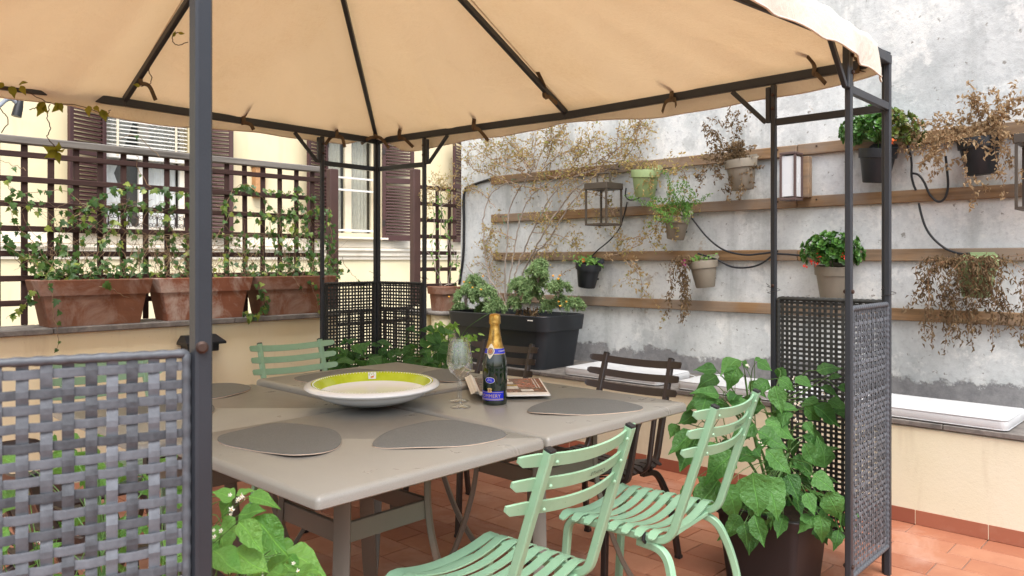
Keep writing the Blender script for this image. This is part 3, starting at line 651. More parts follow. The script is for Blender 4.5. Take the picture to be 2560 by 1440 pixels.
# ---- canopy
RT = []
for k in range(8):
    a, b = RING[k], RING[(k + 1) % 8]
    for j in range(14): RT.append((k, j / 14))
def rim(s):
    k = int(s) % 8; f = s - int(s); return RING[k].lerp(RING[(k + 1) % 8], f)
rng = random.Random(3); PH = [rng.uniform(0, 6.28) for _ in range(12)]
def canopy(u, v):
    s = (u * 8) % 8; f = s - int(s); p = rim(s); k = int(s)
    bow = math.sin(math.pi * f); ctr = Vector((APEX.x, APEX.y))
    corner_d = min(abs(s - c) for c in (0, 2, 4, 6, 8))
    out = (p - ctr).normalized()
    ov = 0.020 + 0.02 * bow - 0.07 * max(0, 1 - corner_d * 7)
    if k == 3: ov -= 0.085 * math.exp(-((f - 0.17) / 0.11) ** 2)
    deep = 0.8 if k == 3 else (0.35 if k in (0, 1, 2) else 0.05)
    if v <= 0.8:
        t = v / 0.8; q = ctr.lerp(p + out * ov, t)
        z = APEX.z + 0.035 + (ZB + 0.030 - APEX.z - 0.035) * t
        sag = bow * (0.085 * math.sin(math.pi * min(t, 1)) * t + 0.062 * deep * t ** 4) + 0.010 * t * math.sin(s * 9 + t * 7 + PH[0]) * bow + 0.006 * t * t * math.sin(s * 31 + PH[1]) * bow
        z -= sag
        z += 0.02 * math.sin(math.pi * t) * (1 - bow)
        z += 0.007 * t ** 5 * math.sin(s * 47 + PH[6]) * (0.5 + 0.5 * math.sin(s * 8.3)) + 0.005 * math.sin(s * 17 + t * 5 + PH[7]) * t * t
        if k < 4:
            for fi in (0.2, 0.62, 0.97):
                z -= 0.013 * math.exp(-abs(f - fi) / 0.05) * t ** 9 - 0.006 * math.exp(-abs(f - fi - 0.05 * (1 - t) * 4) / 0.03) * t ** 4 * (1 if t > 0.6 else t / 0.6)
        return Vector((q.x, q.y, z))
    w_ = (v - 0.8) / 0.2; e = canopy(u, 0.8)
    if k in (6, 7, 5, 4): drop = 0.142 + 0.012 * math.sin(s * 4.2 + PH[2]) + 0.006 * math.sin(s * 11 + PH[3]) - 0.03 * bow
    else: drop = max(0.02, e.z - (1.992 + 0.018 * math.sin(s * 5.1 + PH[2]) + 0.008 * math.sin(s * 11 + PH[3])))
    if abs(s - 2) < 0.16: drop = max(0.018, drop * abs(s - 2) / 0.16)
    wav = 0.012 * math.sin(s * 13 + PH[4]) * w_ + 0.01 * math.sin(s * 29 + PH[5]) * w_
    return Vector((e.x + out.x * (0.018 * math.sin(w_ * 1.5) + wav), e.y + out.y * (0.018 * math.sin(w_ * 1.5) + wav), e.z - drop * w_))
can = MB().grid(canopy, 320, 30).build("canopy", "canvas", gz, 180)
tag(can, "tan canvas canopy glowing with daylight from above")
# hem along the lower edge
hm = MB().tube([canopy(k / 320, 1.0) for k in range(320)], 0.0035, 5, False, True); hm.build("hem", "canvas", can, 180)
# seams beside the rafters
for k in range(8): MB().tube([canopy(k / 8 + 0.0001, 0.1 + 0.7 * j / 12) + Vector((0, 0, -0.002)) for j in range(13)], 0.003, 5).build("seam", "canvas", can, 180)
# tie straps round beams and rafters
def strap(px, py, X=None, Y=None, P=None, kick=(0, 0), L=0.09, side=1):
    p = P if P is not None else (onX(px, py, X) if X is not None else onY(px, py, Y)); r = random.Random(int(px * 7 + py))
    inn = (Vector((APEX.x, APEX.y, 0)) - Vector((p.x, p.y, 0))).normalized(); al = Vector((-inn.y, inn.x, 0))
    m = MB(); w_ = 0.024
    pts = [p + inn * 0.11 + Vector((0, 0, 0.085)) + al * 0.02 * side, p + inn * 0.05 + Vector((0, 0, 0.035)) + al * 0.012 * side, p + inn * 0.022 + Vector((0, 0, 0.01)), p + inn * 0.024 + Vector((0, 0, -0.022)), p - inn * 0.004 + Vector((0, 0, -0.034))]
    m.sweep(spline(pts, 4), SQ(w_, 0.0018, 0.1), Vector((0, 0, 1)) - inn)
    o = m.build("tie_strap", "strap", can, 60)
    for s in (-1, 1):
        if s != side and r.random() < 0.5: continue
        e = p + Vector((0, 0, -0.03)) + al * (s * L * r.uniform(0.5, 0.9)) + inn * r.uniform(-0.01, 0.05) + Vector((0, 0, -L * r.uniform(0.3, 0.8)))
        mid = p + Vector((0, 0, -0.03)) + al * s * L * 0.35 + inn * 0.03 + Vector((0, 0, -0.005))
        MB().sweep(spline([p + inn * 0.02 + Vector((0, 0, -0.026)), mid, e], 4), SQ(w_ * 0.85, 0.0018, 0.1), inn).build("strap_tail", "strap", can, 60); 
for a in ((608, 297, None, 4.14, 1), (842, 332, None, 4.18, -1), (1000, 336, 3.14, None, 1), (1188, 312, 3.2, None, 1), (1688, 236, 3.28, None, 1), (2048, 172, 3.27, None, 1), (2160, 160, 3.27, None, -1)):
    strap(a[0], a[1], a[2], a[3], None, (0, 0), 0.10, a[4])
for k, t in ((1, 0.90), (3, 0.90), (2, 0.97)):
    q = v3(RING[k], ZB + 0.015).lerp(APEX, 1 - t); strap(0, k, None, None, q + Vector((0, 0, -0.0)), (0, 0), 0.11, 1)
# ================================================================== tables
def make_table(name, label, cx, cy, zt, rz, base_shift=(0, 0)):
    t = thing(name, label, "table", (cx, cy, 0), rz, "square tables pushed together")
    m = MB(); ring = lambda i: rrect(0.379 - i, 0.392 - i, max(0.008, 0.012 - i * 0.3), 4)
    prof = [(0.016, zt - 0.034), (0.006, zt - 0.0335), (0.0, zt - 0.029), (0.0, zt - 0.014), (0.002, zt - 0.007), (0.006, zt - 0.0025), (0.012, zt)]
    slab(m, ring, prof); m.build("tabletop", "table_top_paint", t, 50)
    bx, by = base_shift; a = 0.15
    V = [Vector((bx - a, by - a, 0)), Vector((bx + a, by - a, 0)), Vector((bx + a, by + a, 0)), Vector((bx - a, by + a, 0))]
    for k, p in enumerate(V):
        d = Vector((p.x - bx, p.y - by, 0)).normalized(); tn = Vector((-d.y, d.x, 0))
        pts = spline([p + Vector((0, 0, zt - 0.036)), p + Vector((0, 0, 0.52)), p + d * 0.03 + Vector((0, 0, 0.36)), p + d * 0.10 + Vector((0, 0, 0.17)), p + d * 0.20 + Vector((0, 0, 0.004))], 5)
        MB().sweep(pts, SQ(0.044, 0.018, 0.12), d).build("leg", "table_leg_paint", t)
        q = V[(k + 1) % 4]; e = (q - p).normalized()
        MB().bar(p + e * 0.012 + Vector((0, 0, 0.525)), q - e * 0.012 + Vector((0, 0, 0.525)), 0.014, 0.055, 0.002).build("stretcher", "table_leg_paint", t)
        MB().bar(p + e * 0.012 + Vector((0, 0, zt - 0.046)), q - e * 0.012 + Vector((0, 0, zt - 0.046)), 0.016, 0.024, 0.002).build("top_bearer", "table_leg_paint", t)
    return t
TZ = 0.74
make_table("square_table", "nearest square grey-brown table, with two placemats on it", 1.296, 1.842, TZ, R(0.4), (0.03, 0.04))
make_table("square_table", "square grey-brown table at the right carrying the bottle and glasses", 2.073, 1.84, TZ + 0.001, R(-0.6), (0, 0.0))
make_table("square_table", "square grey-brown table at the left, half hidden by the near post", 1.235, 2.635, TZ - 0.008, R(-0.3))
make_table("square_table", "farthest square grey-brown table, next to the green plants", 2.002, 2.632, TZ + 0.012, R(0.2))

# ================================================================== chairs (local: faces +y, origin on the floor)
def text_mesh(s, size, name="lettering", mat="ink_chair", extr=0.0):
    c = bpy.data.curves.new("t", 'FONT'); c.body = s; c.size = size; c.align_x = 'CENTER'; c.align_y = 'CENTER'; c.extrude = extr; c.space_character = 1.08
    o = bpy.data.objects.new("t", c); COL.objects.link(o); dg = bpy.context.evaluated_depsgraph_get()
    me = bpy.data.meshes.new_from_object(o.evaluated_get(dg)); bpy.data.objects.remove(o); bpy.data.curves.remove(c); me.name = name
    me.materials.clear(); me.materials.append(MT[mat]); return me
ethimo = text_mesh("ETHIMO", 0.0155)
def make_chair(name, label, group, paint, arms):
    t = thing(name, label, "chair", (0, 0, 0), 0, group)
    sw = 0.182; TH = 0.024
    for s in (-1, 1):
        # upright, side rail and front leg in one bent square tube
        P = rounded([(s * (sw - 0.012), -0.345, 0.822), (s * (sw - 0.004), -0.205, 0.398), (s * sw, 0.155, 0.408), (s * (sw + 0.012), 0.185, 0.004)], 0.05, 6)
        MB().sweep(P, SQ(TH, TH, 0.14), (1, 0, 0)).build("side_frame", paint, t)
        MB().box((0, 0, 0), (TH - 0.003, TH - 0.003, 0.008), 0.001).build("end_cap", "black_plastic", t).matrix_local = Matrix.Translation((s * (sw - 0.012), -0.346, 0.825)) @ Matrix.Rotation(R(19.8), 4, 'X')
        L = rounded([(s * (sw - 0.002), -0.10, 0.382), (s * (sw + 0.004), -0.20, 0.375), (s * (sw + 0.040), -0.245, 0.25), (s * (sw + 0.055), -0.290, 0.004)], 0.07, 6)
        MB().sweep(L, SQ(TH, TH, 0.14), (1, 0, 0)).build("rear_leg", paint, t)
        for (x, y) in ((sw + 0.012, 0.185), (sw + 0.055, -0.290)): MB().box((s * x, y, 0.007), (TH + 0.003, TH + 0.003, 0.014), 0.002).build("foot_cap", "black_plastic", t)
        MB().tube([(s * (sw + 0.016), -0.13, 0.421), (s * (sw + 0.022), -0.13, 0.398), (s * (sw + 0.002), -0.13, 0.381)], 0.006, 8).build("clip", "black_plastic", t)
        if arms:
            A = rounded([(s * (sw + 0.020), 0.10, 0.400), (s * (sw + 0.062), 0.10, 0.405), (s * (sw + 0.068), 0.035, 0.640), (s * (sw + 0.060), -0.18, 0.643), (s * (sw + 0.014), -0.292, 0.645)], 0.055, 6)
            MB().sweep(A, SQ(0.026, 0.022, 0.2), (1, 0, 0)).build("armrest", paint, t)
            MB().sweep(rounded([(s * (sw + 0.064), -0.09, 0.635), (s * (sw + 0.060), -0.05, 0.43), (s * (sw + 0.02), -0.05, 0.402)], 0.04, 5), SQ(0.018, 0.018, 0.2), (1, 0, 0)).build("arm_strut", paint, t)
    for y in (0.13, -0.17): MB().bar((-sw + 0.012, y, 0.391), (sw - 0.012, y, 0.391), 0.02, 0.014, 0.002).build("cross_tube", paint, t)
    # seat slats: dished across, ends turned down a little past the rails
    W = 0.228; m = MB(); pts = []
    for k in range(17):
        q = k / 8 - 1; pts.append((q * W, 0, -0.030 * (1 - min(1, abs(q) / 0.8) ** 2) + (0.004 if abs(q) < 0.97 else 0.0) - (0.012 * max(0, abs(q) - 0.82) / 0.18)))
    sc = [0.35] + [1] * 15 + [0.35]
    prof = SQ(0.034, 0.0045, 0.1)
    def flat(pts, w_, th, ends):
        mm = MB(); rings = []
        n = len(pts)
        for i, p in enumerate(pts):
            e = ends if i in (0, n - 1) else (0.8 if i in (1, n - 2) and ends < 0.9 else 1)
            h = w_ / 2 * e; rings.append([Vector((p[0], p[1] - h, p[2] - th / 2)), Vector((p[0], p[1] + h, p[2] - th / 2)), Vector((p[0], p[1] + h, p[2] + th / 2)), Vector((p[0], p[1] - h, p[2] + th / 2))])
        mm.rings(rings); return mm
    pts2 = [pts[0], (pts[0][0] * 0.965, 0, pts[0][2] + 0.002)] + pts[1:-1] + [(pts[-1][0] * 0.965, 0, pts[-1][2] + 0.002), pts[-1]]
    me = flat(pts2, 0.0305, 0.0045, 0.45).mesh("seat_slat", paint, 40)
    for k in range(8):
        y = -0.165 + k * 0.0455; link("seat_slat", me, t, Matrix.Translation((0, y, 0.426 if k < 7 else 0.422)) @ Matrix.Rotation(R(-3 if k < 7 else 14) , 4, 'X'))
    # back slats: bowed backwards, fixed to the front of the uprights
    for j, f in enumerate((0.945, 0.808, 0.672)):
        c = Vector((0, -0.205 - 0.14 * f, 0.398 + 0.424 * f)); yo = 0.018
        rings = []; n = 20; Wd = 0.238
        tilt = Matrix.Rotation(R(19.8), 3, 'X')
        for i in range(n + 1):
            q = i / n * 2 - 1; e = 0.42 if i in (0, n) else (0.86 if i in (1, n - 1) else 1); hh = 0.032 / 2 * e
            xq = q * Wd if i not in (1, n - 1) else q * Wd * 1.075
            y = -0.048 * (1 - (q * 1.0) ** 2) + yo + 0.012
            rings.append([c + tilt @ Vector((xq, y - 0.003, -hh)), c + tilt @ Vector((xq, y + 0.003, -hh)), c + tilt @ Vector((xq, y + 0.003, hh)), c + tilt @ Vector((xq, y - 0.003, hh))])
        MB().rings(rings).build("back_slat", paint, t, 40)
        for s in (-1, 1):
            MB().lathe([(0.0055, 0), (0.0048, 0.003), (0.002, 0.005)], 10).build("rivet", paint, t).matrix_local = Matrix.Translation(c + tilt @ Vector((s * (sw - 0.034), -0.012, 0))) @ Matrix.Rotation(R(90 + 19.8), 4, 'X')
        if j == 1 and not arms:
            # printed on the rear face of the middle slat
            o = link("lettering", ethimo, t); o.matrix_local = Matrix.Translation(c + tilt @ Vector((0.03, -0.0227, 0))) @ Matrix.Rotation(R(90 + 19.8), 4, 'X')
    return t
def place(o, x, y, rz): o.location = (x, y, 0); o.rotation_euler = (0, 0, R(rz))
gc = make_chair("metal_chair", "mint green metal chair nearest the camera, at the front of the table", "mint green chairs", "green_paint", False)
chairs = [gc] + [copy_tree(gc) for _ in range(3)]
for o, l, x, y, a in zip(chairs, (
        "mint green metal chair nearest the camera, at the front of the table",
        "mint green metal chair right of the nearest one, beside the big leafy pot plant",
        "mint green metal chair across the table, in front of the far woven panels",
        "mint green metal chair across the table, seen only through the near woven panel"),
        (1.468, 2.175, 2.13, 1.25), (1.48, 1.475, 3.30, 3.28), (3, 6, 176, 184)):
    o["label"] = l; place(o, x, y, a)
dc = make_chair("metal_armchair", "dark brown metal armchair", "dark brown armchairs", "dark_chair_paint", True)
chairs = [dc] + [copy_tree(dc) for _ in range(3)]
for o, l, x, y, a in zip(chairs, (
        "dark brown metal armchair at the right of the table, before the white cushion",
        "dark brown metal armchair behind the champagne bottle, before the black trough",
        "dark brown metal armchair at the left of the table, nearer the near green plant",
        "dark brown metal armchair at the far left of the table, behind the near panel"),
        (2.545, 2.55, 0.80, 0.78), (1.95, 2.765, 1.91, 2.72), (91, 90, -90, -88)):
    o["label"] = l; place(o, x, y, a)

# ================================================================== on the table
def mat_shape(pts, z, name, label):
    t = thing(name, label, "placemat", (0, 0, 0), 0, "grey leather placemats")
    c = sum(pts, Vector()) / len(pts); t.location = (c.x, c.y, z); P = [Vector((p.x - c.x, p.y - c.y, 0)) for p in pts]
    n = len(P); Q_ = []
    for i in range(n):
        a, b, c2, d = P[i - 1], P[i], P[(i + 1) % n], P[(i + 2) % n]
        for j in range(5):
            q = j / 5; Q_.append(0.5 * (2 * b + (c2 - a) * q + (2 * a - 5 * b + 4 * c2 - d) * q * q + (-a + 3 * b - 3 * c2 + d) * q ** 3))
    rg = random.Random(len(label)); ph = rg.uniform(0, 6)
    lift = lambda p: 0.006 * max(0, math.sin(math.atan2(p.y, p.x) * 2 + ph)) ** 2 * (p.length / 0.2) ** 2
    def ring(k, z): return [Vector((p.x * k, p.y * k, z + lift(p * k))) for p in Q_]
    MB().rings([ring(1.0, 0.0006), ring(1.0, 0.0030)], True, False).build("lining", "mat_edge", t, 50)
    MB().rings([ring(0.998, 0.0031), ring(0.998, 0.0042), ring(0.990, 0.0045), ring(0.9, 0.0045), ring(0.5, 0.0045)], False, True).build("surface", "mat_leather", t, 60)
    return t
mp = lambda L, z: [onZ(x, y, z) for x, y in L]
M1 = [(543, 1102), (560, 1088), (625, 1075), (690, 1066), (760, 1066), (828, 1076), (853, 1096), (845, 1120), (800, 1139), (735, 1146), (680, 1138), (620, 1126), (565, 1115)]
mat_shape(mp(M1, TZ), TZ, "placemat", "grey placemat with wavy outline, left one on the nearest table")
M2 = [(931, 1114), (945, 1096), (985, 1076), (1050, 1061), (1110, 1057), (1175, 1062), (1240, 1074), (1265, 1088), (1250, 1100), (1180, 1114), (1090, 1122), (990, 1124), (945, 1121)]
mat_shape(mp(M2, TZ), TZ, "placemat", "grey leaf-shaped placemat, right one on the nearest table")
M3 = [(1318, 1029), (1335, 1016), (1375, 1004), (1420, 998), (1480, 1000), (1560, 1008), (1604, 1018), (1600, 1027), (1545, 1034), (1470, 1039), (1390, 1039), (1335, 1036)]
mat_shape(mp(M3, TZ + 0.001), TZ + 0.001, "placemat", "grey placemat right of the bottle, before the dark armchair")
M4 = [(735, 947), (770, 938), (830, 931), (900, 926), (960, 929), (985, 938), (960, 952), (900, 960), (820, 960), (760, 956)]
mat_shape(mp(M4, TZ + 0.012), TZ + 0.012, "placemat", "grey placemat behind the white platter, on the far table")
M5 = [(455, 985), (470, 972), (520, 962), (580, 960), (622, 967), (624, 976), (590, 988), (540, 997), (490, 998), (460, 994)]
mat_shape(mp(M5, TZ - 0.008), TZ - 0.008, "placemat", "grey placemat at the far edge of the left table, beside the near post")
M6 = [(310, 1015), (330, 1000), (390, 992), (450, 996), (520, 1010), (537, 1024), (520, 1038), (450, 1045), (380, 1042), (330, 1032)]
mat_shape(mp(M6, TZ - 0.008), TZ - 0.008, "placemat", "grey placemat on the left table, behind the near woven panel")
M7 = [(1050, 938), (1080, 928), (1120, 926), (1160, 932), (1180, 942), (1165, 952), (1120, 957), (1075, 952)]
mat_shape(mp(M7, TZ + 0.012), TZ + 0.012, "placemat", "grey placemat behind the wine glasses, on the far table")

# platter
pl = thing("oval_platter", "large oval white ceramic platter with lime green inner rim", "platter", (1.655, 2.245, TZ + 0.0135), R(-46.6 + 4))
pr = 0.235
def ell(a, b, z, n=72): return [Vector((a * math.cos(-2 * math.pi * k / n), b * math.sin(-2 * math.pi * k / n), z)) for k in range(n)][::-1]
RB = 1.16                                     # the oval is longer front to back
prof = [(0.105, 0.0), (0.118, 0.0), (0.122, 0.004), (0.15, 0.009), (0.18, 0.021), (0.200, 0.036), (0.205, 0.044), (0.222, 0.046), (0.233, 0.050), (0.237, 0.056), (0.234, 0.062), (0.224, 0.066), (0.214, 0.067)]
MB().rings([ell(r, r * RB, z) for r, z in prof], True, False).build("bowl", "porcelain", pl, 60)
MB().rings([ell(r, r * RB, z) for r, z in [(0.2135, 0.0672), (0.209, 0.0665), (0.204, 0.062), (0.196, 0.048), (0.188, 0.036)]], False, False).build("green_band", "platter_glaze", pl, 60)
MB().rings([ell(r, r * RB, z) for r, z in [(0.188, 0.036), (0.175, 0.026), (0.15, 0.018), (0.10, 0.014), (0.04, 0.013)]], False, True).build("well", "porcelain", pl, 60)
dm = MB().box((0, 0, 0), (0.0035, 0.003, 0.003), 0.0008).mesh("rim_dot", "porcelain", None)
for k in range(0, 110):
    a = 2 * math.pi * k / 110; link("rim_dot", dm, pl, Matrix.Translation((0.2065 * math.cos(a), 0.2065 * RB * math.sin(a), 0.066)) @ Matrix.Rotation(a, 4, 'Z'))
# painted sprig on the far inner side of the band
def on_band(ang, h):  # h 0..1 from band bottom to top
    r = 0.188 + (0.2085 - 0.188) * h - 0.0010; z = 0.036 + 0.030 * h ** 0.75 + 0.001; return Vector((r * math.cos(ang), r * RB * math.sin(ang), z))
A0 = R(98)
m = MB().grid(lambda u, v: on_band(A0 + (u - 0.5) * 0.15, 0.12 + 0.84 * v) , 6, 4); m.build("sprig_ground", "porcelain", pl, 60)
m = MB()
for k, (da, h, s) in enumerate(((-0.03, 0.75, 1), (0.03, 0.8, 1), (0.045, 0.55, 1), (-0.045, 0.5, 1), (0.0, 0.62, 1))):
    p = on_band(A0 + da, h); q = on_band(A0 + da + 0.022, h + 0.08); r_ = on_band(A0 + da + 0.004, h + 0.14); r2 = on_band(A0 + da + 0.016, h - 0.07)
    off = Vector((-math.cos(A0), -math.sin(A0), 0.4)) * 0.0012; m.add([x + off for x in (p, r2, q, r_)], [(0, 1, 2, 3)])
m.build("sprig_leaf", "santolina", pl, None); stuff(pl.children[-1])
for da, h, mt in ((-0.015, 0.34, "orange_petal"), (0.012, 0.3, "yellow_petal")):
    MB().lathe([(0.004, 0), (0.0035, 0.0008)], 10).build("sprig_fruit", mt, pl).matrix_local = Matrix.Translation(on_band(A0 + da, h) + Vector((-math.cos(A0), -math.sin(A0), 0.4)) * 0.001) @ Vector((-math.cos(A0), -math.sin(A0), 0.8)).to_track_quat('Z', 'Y').to_matrix().to_4x4()

# wine glasses
def glass(label, p):
    t = thing("wine_glass", label, "wine glass", p, 0, "wine glasses")
    out = [(0.0005, 0.0004), (0.034, 0.0004), (0.0356, 0.001), (0.034, 0.0025), (0.015, 0.0060), (0.006, 0.012), (0.0042, 0.025), (0.0040, 0.06), (0.0048, 0.088), (0.008, 0.0985), (0.022, 0.109), (0.037, 0.124), (0.0432, 0.138), (0.0425, 0.155), (0.038, 0.19), (0.0323, 0.2285)]
    MB().tube([Vector((0.0323 * math.cos(a * 0.1309), 0.0323 * math.sin(a * 0.1309), 0.2285)) for a in range(48)], 0.0007, 6, False, True).build("rim", "clear_glass", t, 180)
    MB().lathe(out, 48, (0, 0, 0), True, False).build("glass_body", "clear_glass", t, 180)
    return t
g1 = onZ(1151, 1018, TZ + 0.001); g2 = onZ(1146, 1003, TZ + 0.001)
glass("empty stemmed wine glass in front, left of the champagne bottle", (g1.x, g1.y, TZ + 0.0012)); glass("second empty wine glass, just behind the front one", (g2.x, g2.y, TZ + 0.0012))

# champagne bottle
bp = onZ(1237, 1009, TZ + 0.001); bt = thing("champagne_bottle", "dark green champagne bottle with gold foil neck and blue label", "bottle", (bp.x, bp.y, TZ + 0.0012))
BP = [(0.030, 0.0), (0.040, 0.0), (0.0435, 0.004), (0.044, 0.010), (0.044, 0.115), (0.0435, 0.135), (0.0415, 0.155), (0.037, 0.177), (0.0305, 0.200), (0.0245, 0.222), (0.020, 0.245), (0.0168, 0.268), (0.0155, 0.29), (0.0155, 0.316)]
def rad(h):
    for (r0, h0), (r1, h1) in zip(BP[2:], BP[3:]):
        if h0 <= h <= h1: return r0 + (r1 - r0) * (h - h0) / (h1 - h0)
    return 0.0155
fine = [(r, z) for r, z in BP[:4]] + [(rad(0.010 + k * 0.004), 0.010 + k * 0.004) for k in range(1, 76)]
sm = lambda h: (rad(h - 0.006) + rad(h) * 2 + rad(h + 0.006)) / 4
fine = BP[:4] + [(sm(0.014 + k * 0.006), 0.014 + k * 0.006) for k in range(0, 50)]
MB().lathe(fine, 56).build("glass_body", "bottle_glass", bt, 180)
fo = [(sm(h) + 0.0009 + 0.0004 * math.sin(h * 900), h) for h in [0.200 + 0.003 * k for k in range(28)]] + [(0.0172, 0.285), (0.0205, 0.2855), (0.0212, 0.290), (0.0200, 0.296), (0.0205, 0.300), (0.0198, 0.312), (0.0178, 0.318), (0.008, 0.321), (0.0005, 0.3215)]
N_ = 40; rings = []; rg = random.Random(5)
for r, z in fo: rings.append([Vector(((r + (rg.uniform(-0.0006, 0.0006) if z > 0.28 else rg.uniform(-0.00015, 0.00015))) * math.cos(2 * math.pi * k / N_), (r + (rg.uniform(-0.0006, 0.0006) if z > 0.28 else 0)) * math.sin(2 * math.pi * k / N_), z)) for k in range(N_)])
MB().rings(rings, False, True).build("foil", "gold_foil", bt, 60)
cd = Vector((-bp.x, -bp.y, 0)).normalized(); A_C = math.atan2(cd.y, cd.x); LBL = A_C - R(24)     # label centre turned to the left as seen
def wrap(s, h, off, ctr=LBL): r = sm(h) + off; a = ctr + s / max(r, 0.012); return Vector((r * math.cos(a), r * math.sin(a), h))
def patch(name, outline_h, half_w, mat, off, ctr=LBL, nu=24, nv=8):
    MB().grid(lambda u, v: wrap((2 * u - 1) * half_w(outline_h[0] + (outline_h[1] - outline_h[0]) * v), outline_h[0] + (outline_h[1] - outline_h[0]) * v, off, ctr), nu, nv).build(name, mat, bt, 180)
def wrap_text(s, size, h, mat, off, name="lettering", ctr=LBL, vert=False, ds=0.0):
    me = text_mesh(s, size, name, mat)
    for v in me.vertices:
        x, y = v.co.x, v.co.y
        v.co = wrap(ds + (-y if vert else x), h + (x if vert else y), off, ctr)
    me.update(); return link(name, me, bt)
patch("front_label", (0.018, 0.050), lambda h: 0.052, "label_blue", 0.0003)
for z in (0.0205, 0.0235, 0.0465): patch("label_line", (z - 0.0007, z + 0.0007), lambda h: 0.051, "gold_print", 0.0006, nv=1)
wrap_text("POMMERY", 0.0165, 0.0335, "gold_print", 0.0007)
patch("oval_label", (0.078, 0.100), lambda h: 0.0185 * math.sqrt(max(0, 1 - ((h - 0.089) / 0.011) ** 2)), "label_cream", 0.0003, nv=14)
patch("oval_label", (0.0792, 0.0988), lambda h: 0.0170 * math.sqrt(max(0, 1 - ((h - 0.089) / 0.0098) ** 2)), "label_blue", 0.0005, nv=14)
wrap_text("BRUT", 0.0058, 0.0932, "label_cream", 0.0008); wrap_text("ROYAL", 0.0058, 0.0876, "label_cream", 0.0008)
patch("crest", (0.047, 0.062), lambda h: 0.009 * (0.55 + 0.45 * abs(math.sin((h - 0.047) * 420))), "gold_print", 0.0008, nv=12)
patch("crest_shield", (0.049, 0.058), lambda h: 0.0035 * min(1, (h - 0.0488) * 400), "label_brown", 0.0011, nv=8)
patch("neck_ribbon", (0.180, 0.200), lambda h: 0.10, "label_blue", 0.0010, nu=40)
patch("neck_ribbon_edge", (0.1985, 0.2005), lambda h: 0.10, "gold_print", 0.0013, nu=40, nv=1); patch("neck_ribbon_edge", (0.1795, 0.1812), lambda h: 0.10, "gold_print", 0.0013, nu=40, nv=1)
wrap_text("CHAMPAGNE", 0.0085, 0.190, "label_cream", 0.0014, ctr=LBL, ds=0.055)
MH = 0.190; MS = A_C - R(26)
patch("medallion", (MH - 0.026, MH + 0.026), lambda h: max(0.0005, 0.0155 * (1 - abs(h - MH) / 0.026) ** 0.6), "label_cream", 0.0016, MS, 16, 22)
patch("medallion_ring", (MH - 0.0125, MH + 0.0125), lambda h: 0.0122 * math.sqrt(max(0, 1 - ((h - MH) / 0.0125) ** 2)), "medal_grey", 0.0019, MS, 16, 16)
patch("medallion_ring", (MH - 0.0088, MH + 0.0088), lambda h: 0.0086 * math.sqrt(max(0, 1 - ((h - MH) / 0.0088) ** 2)), "gold_print", 0.0022, MS, 16, 16)
patch("medallion_seal", (MH - 0.0072, MH + 0.0072), lambda h: 0.0070 * math.sqrt(max(0, 1 - ((h - MH) / 0.0072) ** 2)), "label_brown", 0.0025, MS, 12, 12)
wrap_text("P", 0.0085, MH, "gold_print", 0.0028, ctr=MS)
wrap_text("POMMERY", 0.0098, 0.243, "ink_dark", 0.0019, ctr=A_C - R(12), vert=True)

# open magazine: right leaf lies flat, left leaves curl up
mz = thing("magazine", "open glossy magazine lying behind the champagne bottle", "magazine", (0, 0, 0))
q = [onZ(1199, 998, TZ + 0.006), onZ(1376, 995, TZ + 0.006), onZ(1349, 953, TZ + 0.006), onZ(1182, 955, TZ + 0.006)]
def bl(u, v): return (q[0] * (1 - u) + q[1] * u) * (1 - v) + (q[3] * (1 - u) + q[2] * u) * v
ctr_ = bl(0.5, 0.5); mz.location = (ctr_.x, ctr_.y, TZ + 0.0135)
def bq(u, v, z): p = bl(u, v) - ctr_; return Vector((p.x, p.y, z))
zc = lambda u: 0.0015 + 0.004 + 0.006 * math.exp(-((u - 0.0) / 0.10) ** 2)
m = MB(); nn = 24
top = [[bq(u / nn, v / 6, zc(u / nn)) for v in range(7)] for u in range(nn + 1)]
bot = [[bq(u / nn, v / 6, max(0.0003, zc(u / nn) - 0.005)) for v in range(7)] for u in range(nn + 1)]
m.rings([[*r_, *reversed(b_)] for r_, b_ in zip(top, bot)]); m.build("page_block", "paper_white", mz, 60)
def photo(name, u0, u1, v0, v1, mat, off):
    MB().grid(lambda a, b: bq(u0 + (u1 - u0) * a, v0 + (v1 - v0) * b, zc(u0 + (u1 - u0) * a) + off), 12, 2).build(name, mat, mz, 180)
simple("print_brown", hexc("7a4f38"), 0.25, 0, 0.5, 30); simple("print_dark", hexc("4d3a30"), 0.25, 0, 0.4, 25); simple("print_rust", hexc("9a5b42"), 0.25, 0, 0.35, 34); simple("print_white", hexc("d9d6cf"), 0.25, 0, 0.1, 30); simple("print_gold", hexc("b39a4a"), 0.25, 0, 0.2, 30)
photo("printed_photo", 0.02, 0.98, 0.14, 0.99, "print_brown", 0.0004); photo("printed_photo", 0.05, 0.30, 0.16, 0.97, "print_dark", 0.0007); photo("printed_photo", 0.60, 0.97, 0.42, 0.98, "print_rust", 0.0007)
for a in ((0.36, 0.56, 0.62, 0.76, "print_white"), (0.36, 0.60, 0.50, 0.58, "print_gold"), (0.34, 0.60, 0.32, 0.48, "print_white"), (0.62, 0.80, 0.17, 0.30, "print_white"), (0.12, 0.22, 0.30, 0.55, "print_white"), (0.45, 0.52, 0.80, 0.95, "print_white"), (0.86, 0.875, 0.35, 0.95, "print_white"), (0.90, 0.915, 0.35, 0.95, "print_white")):
    photo("printed_shape", *a, 0.0010)
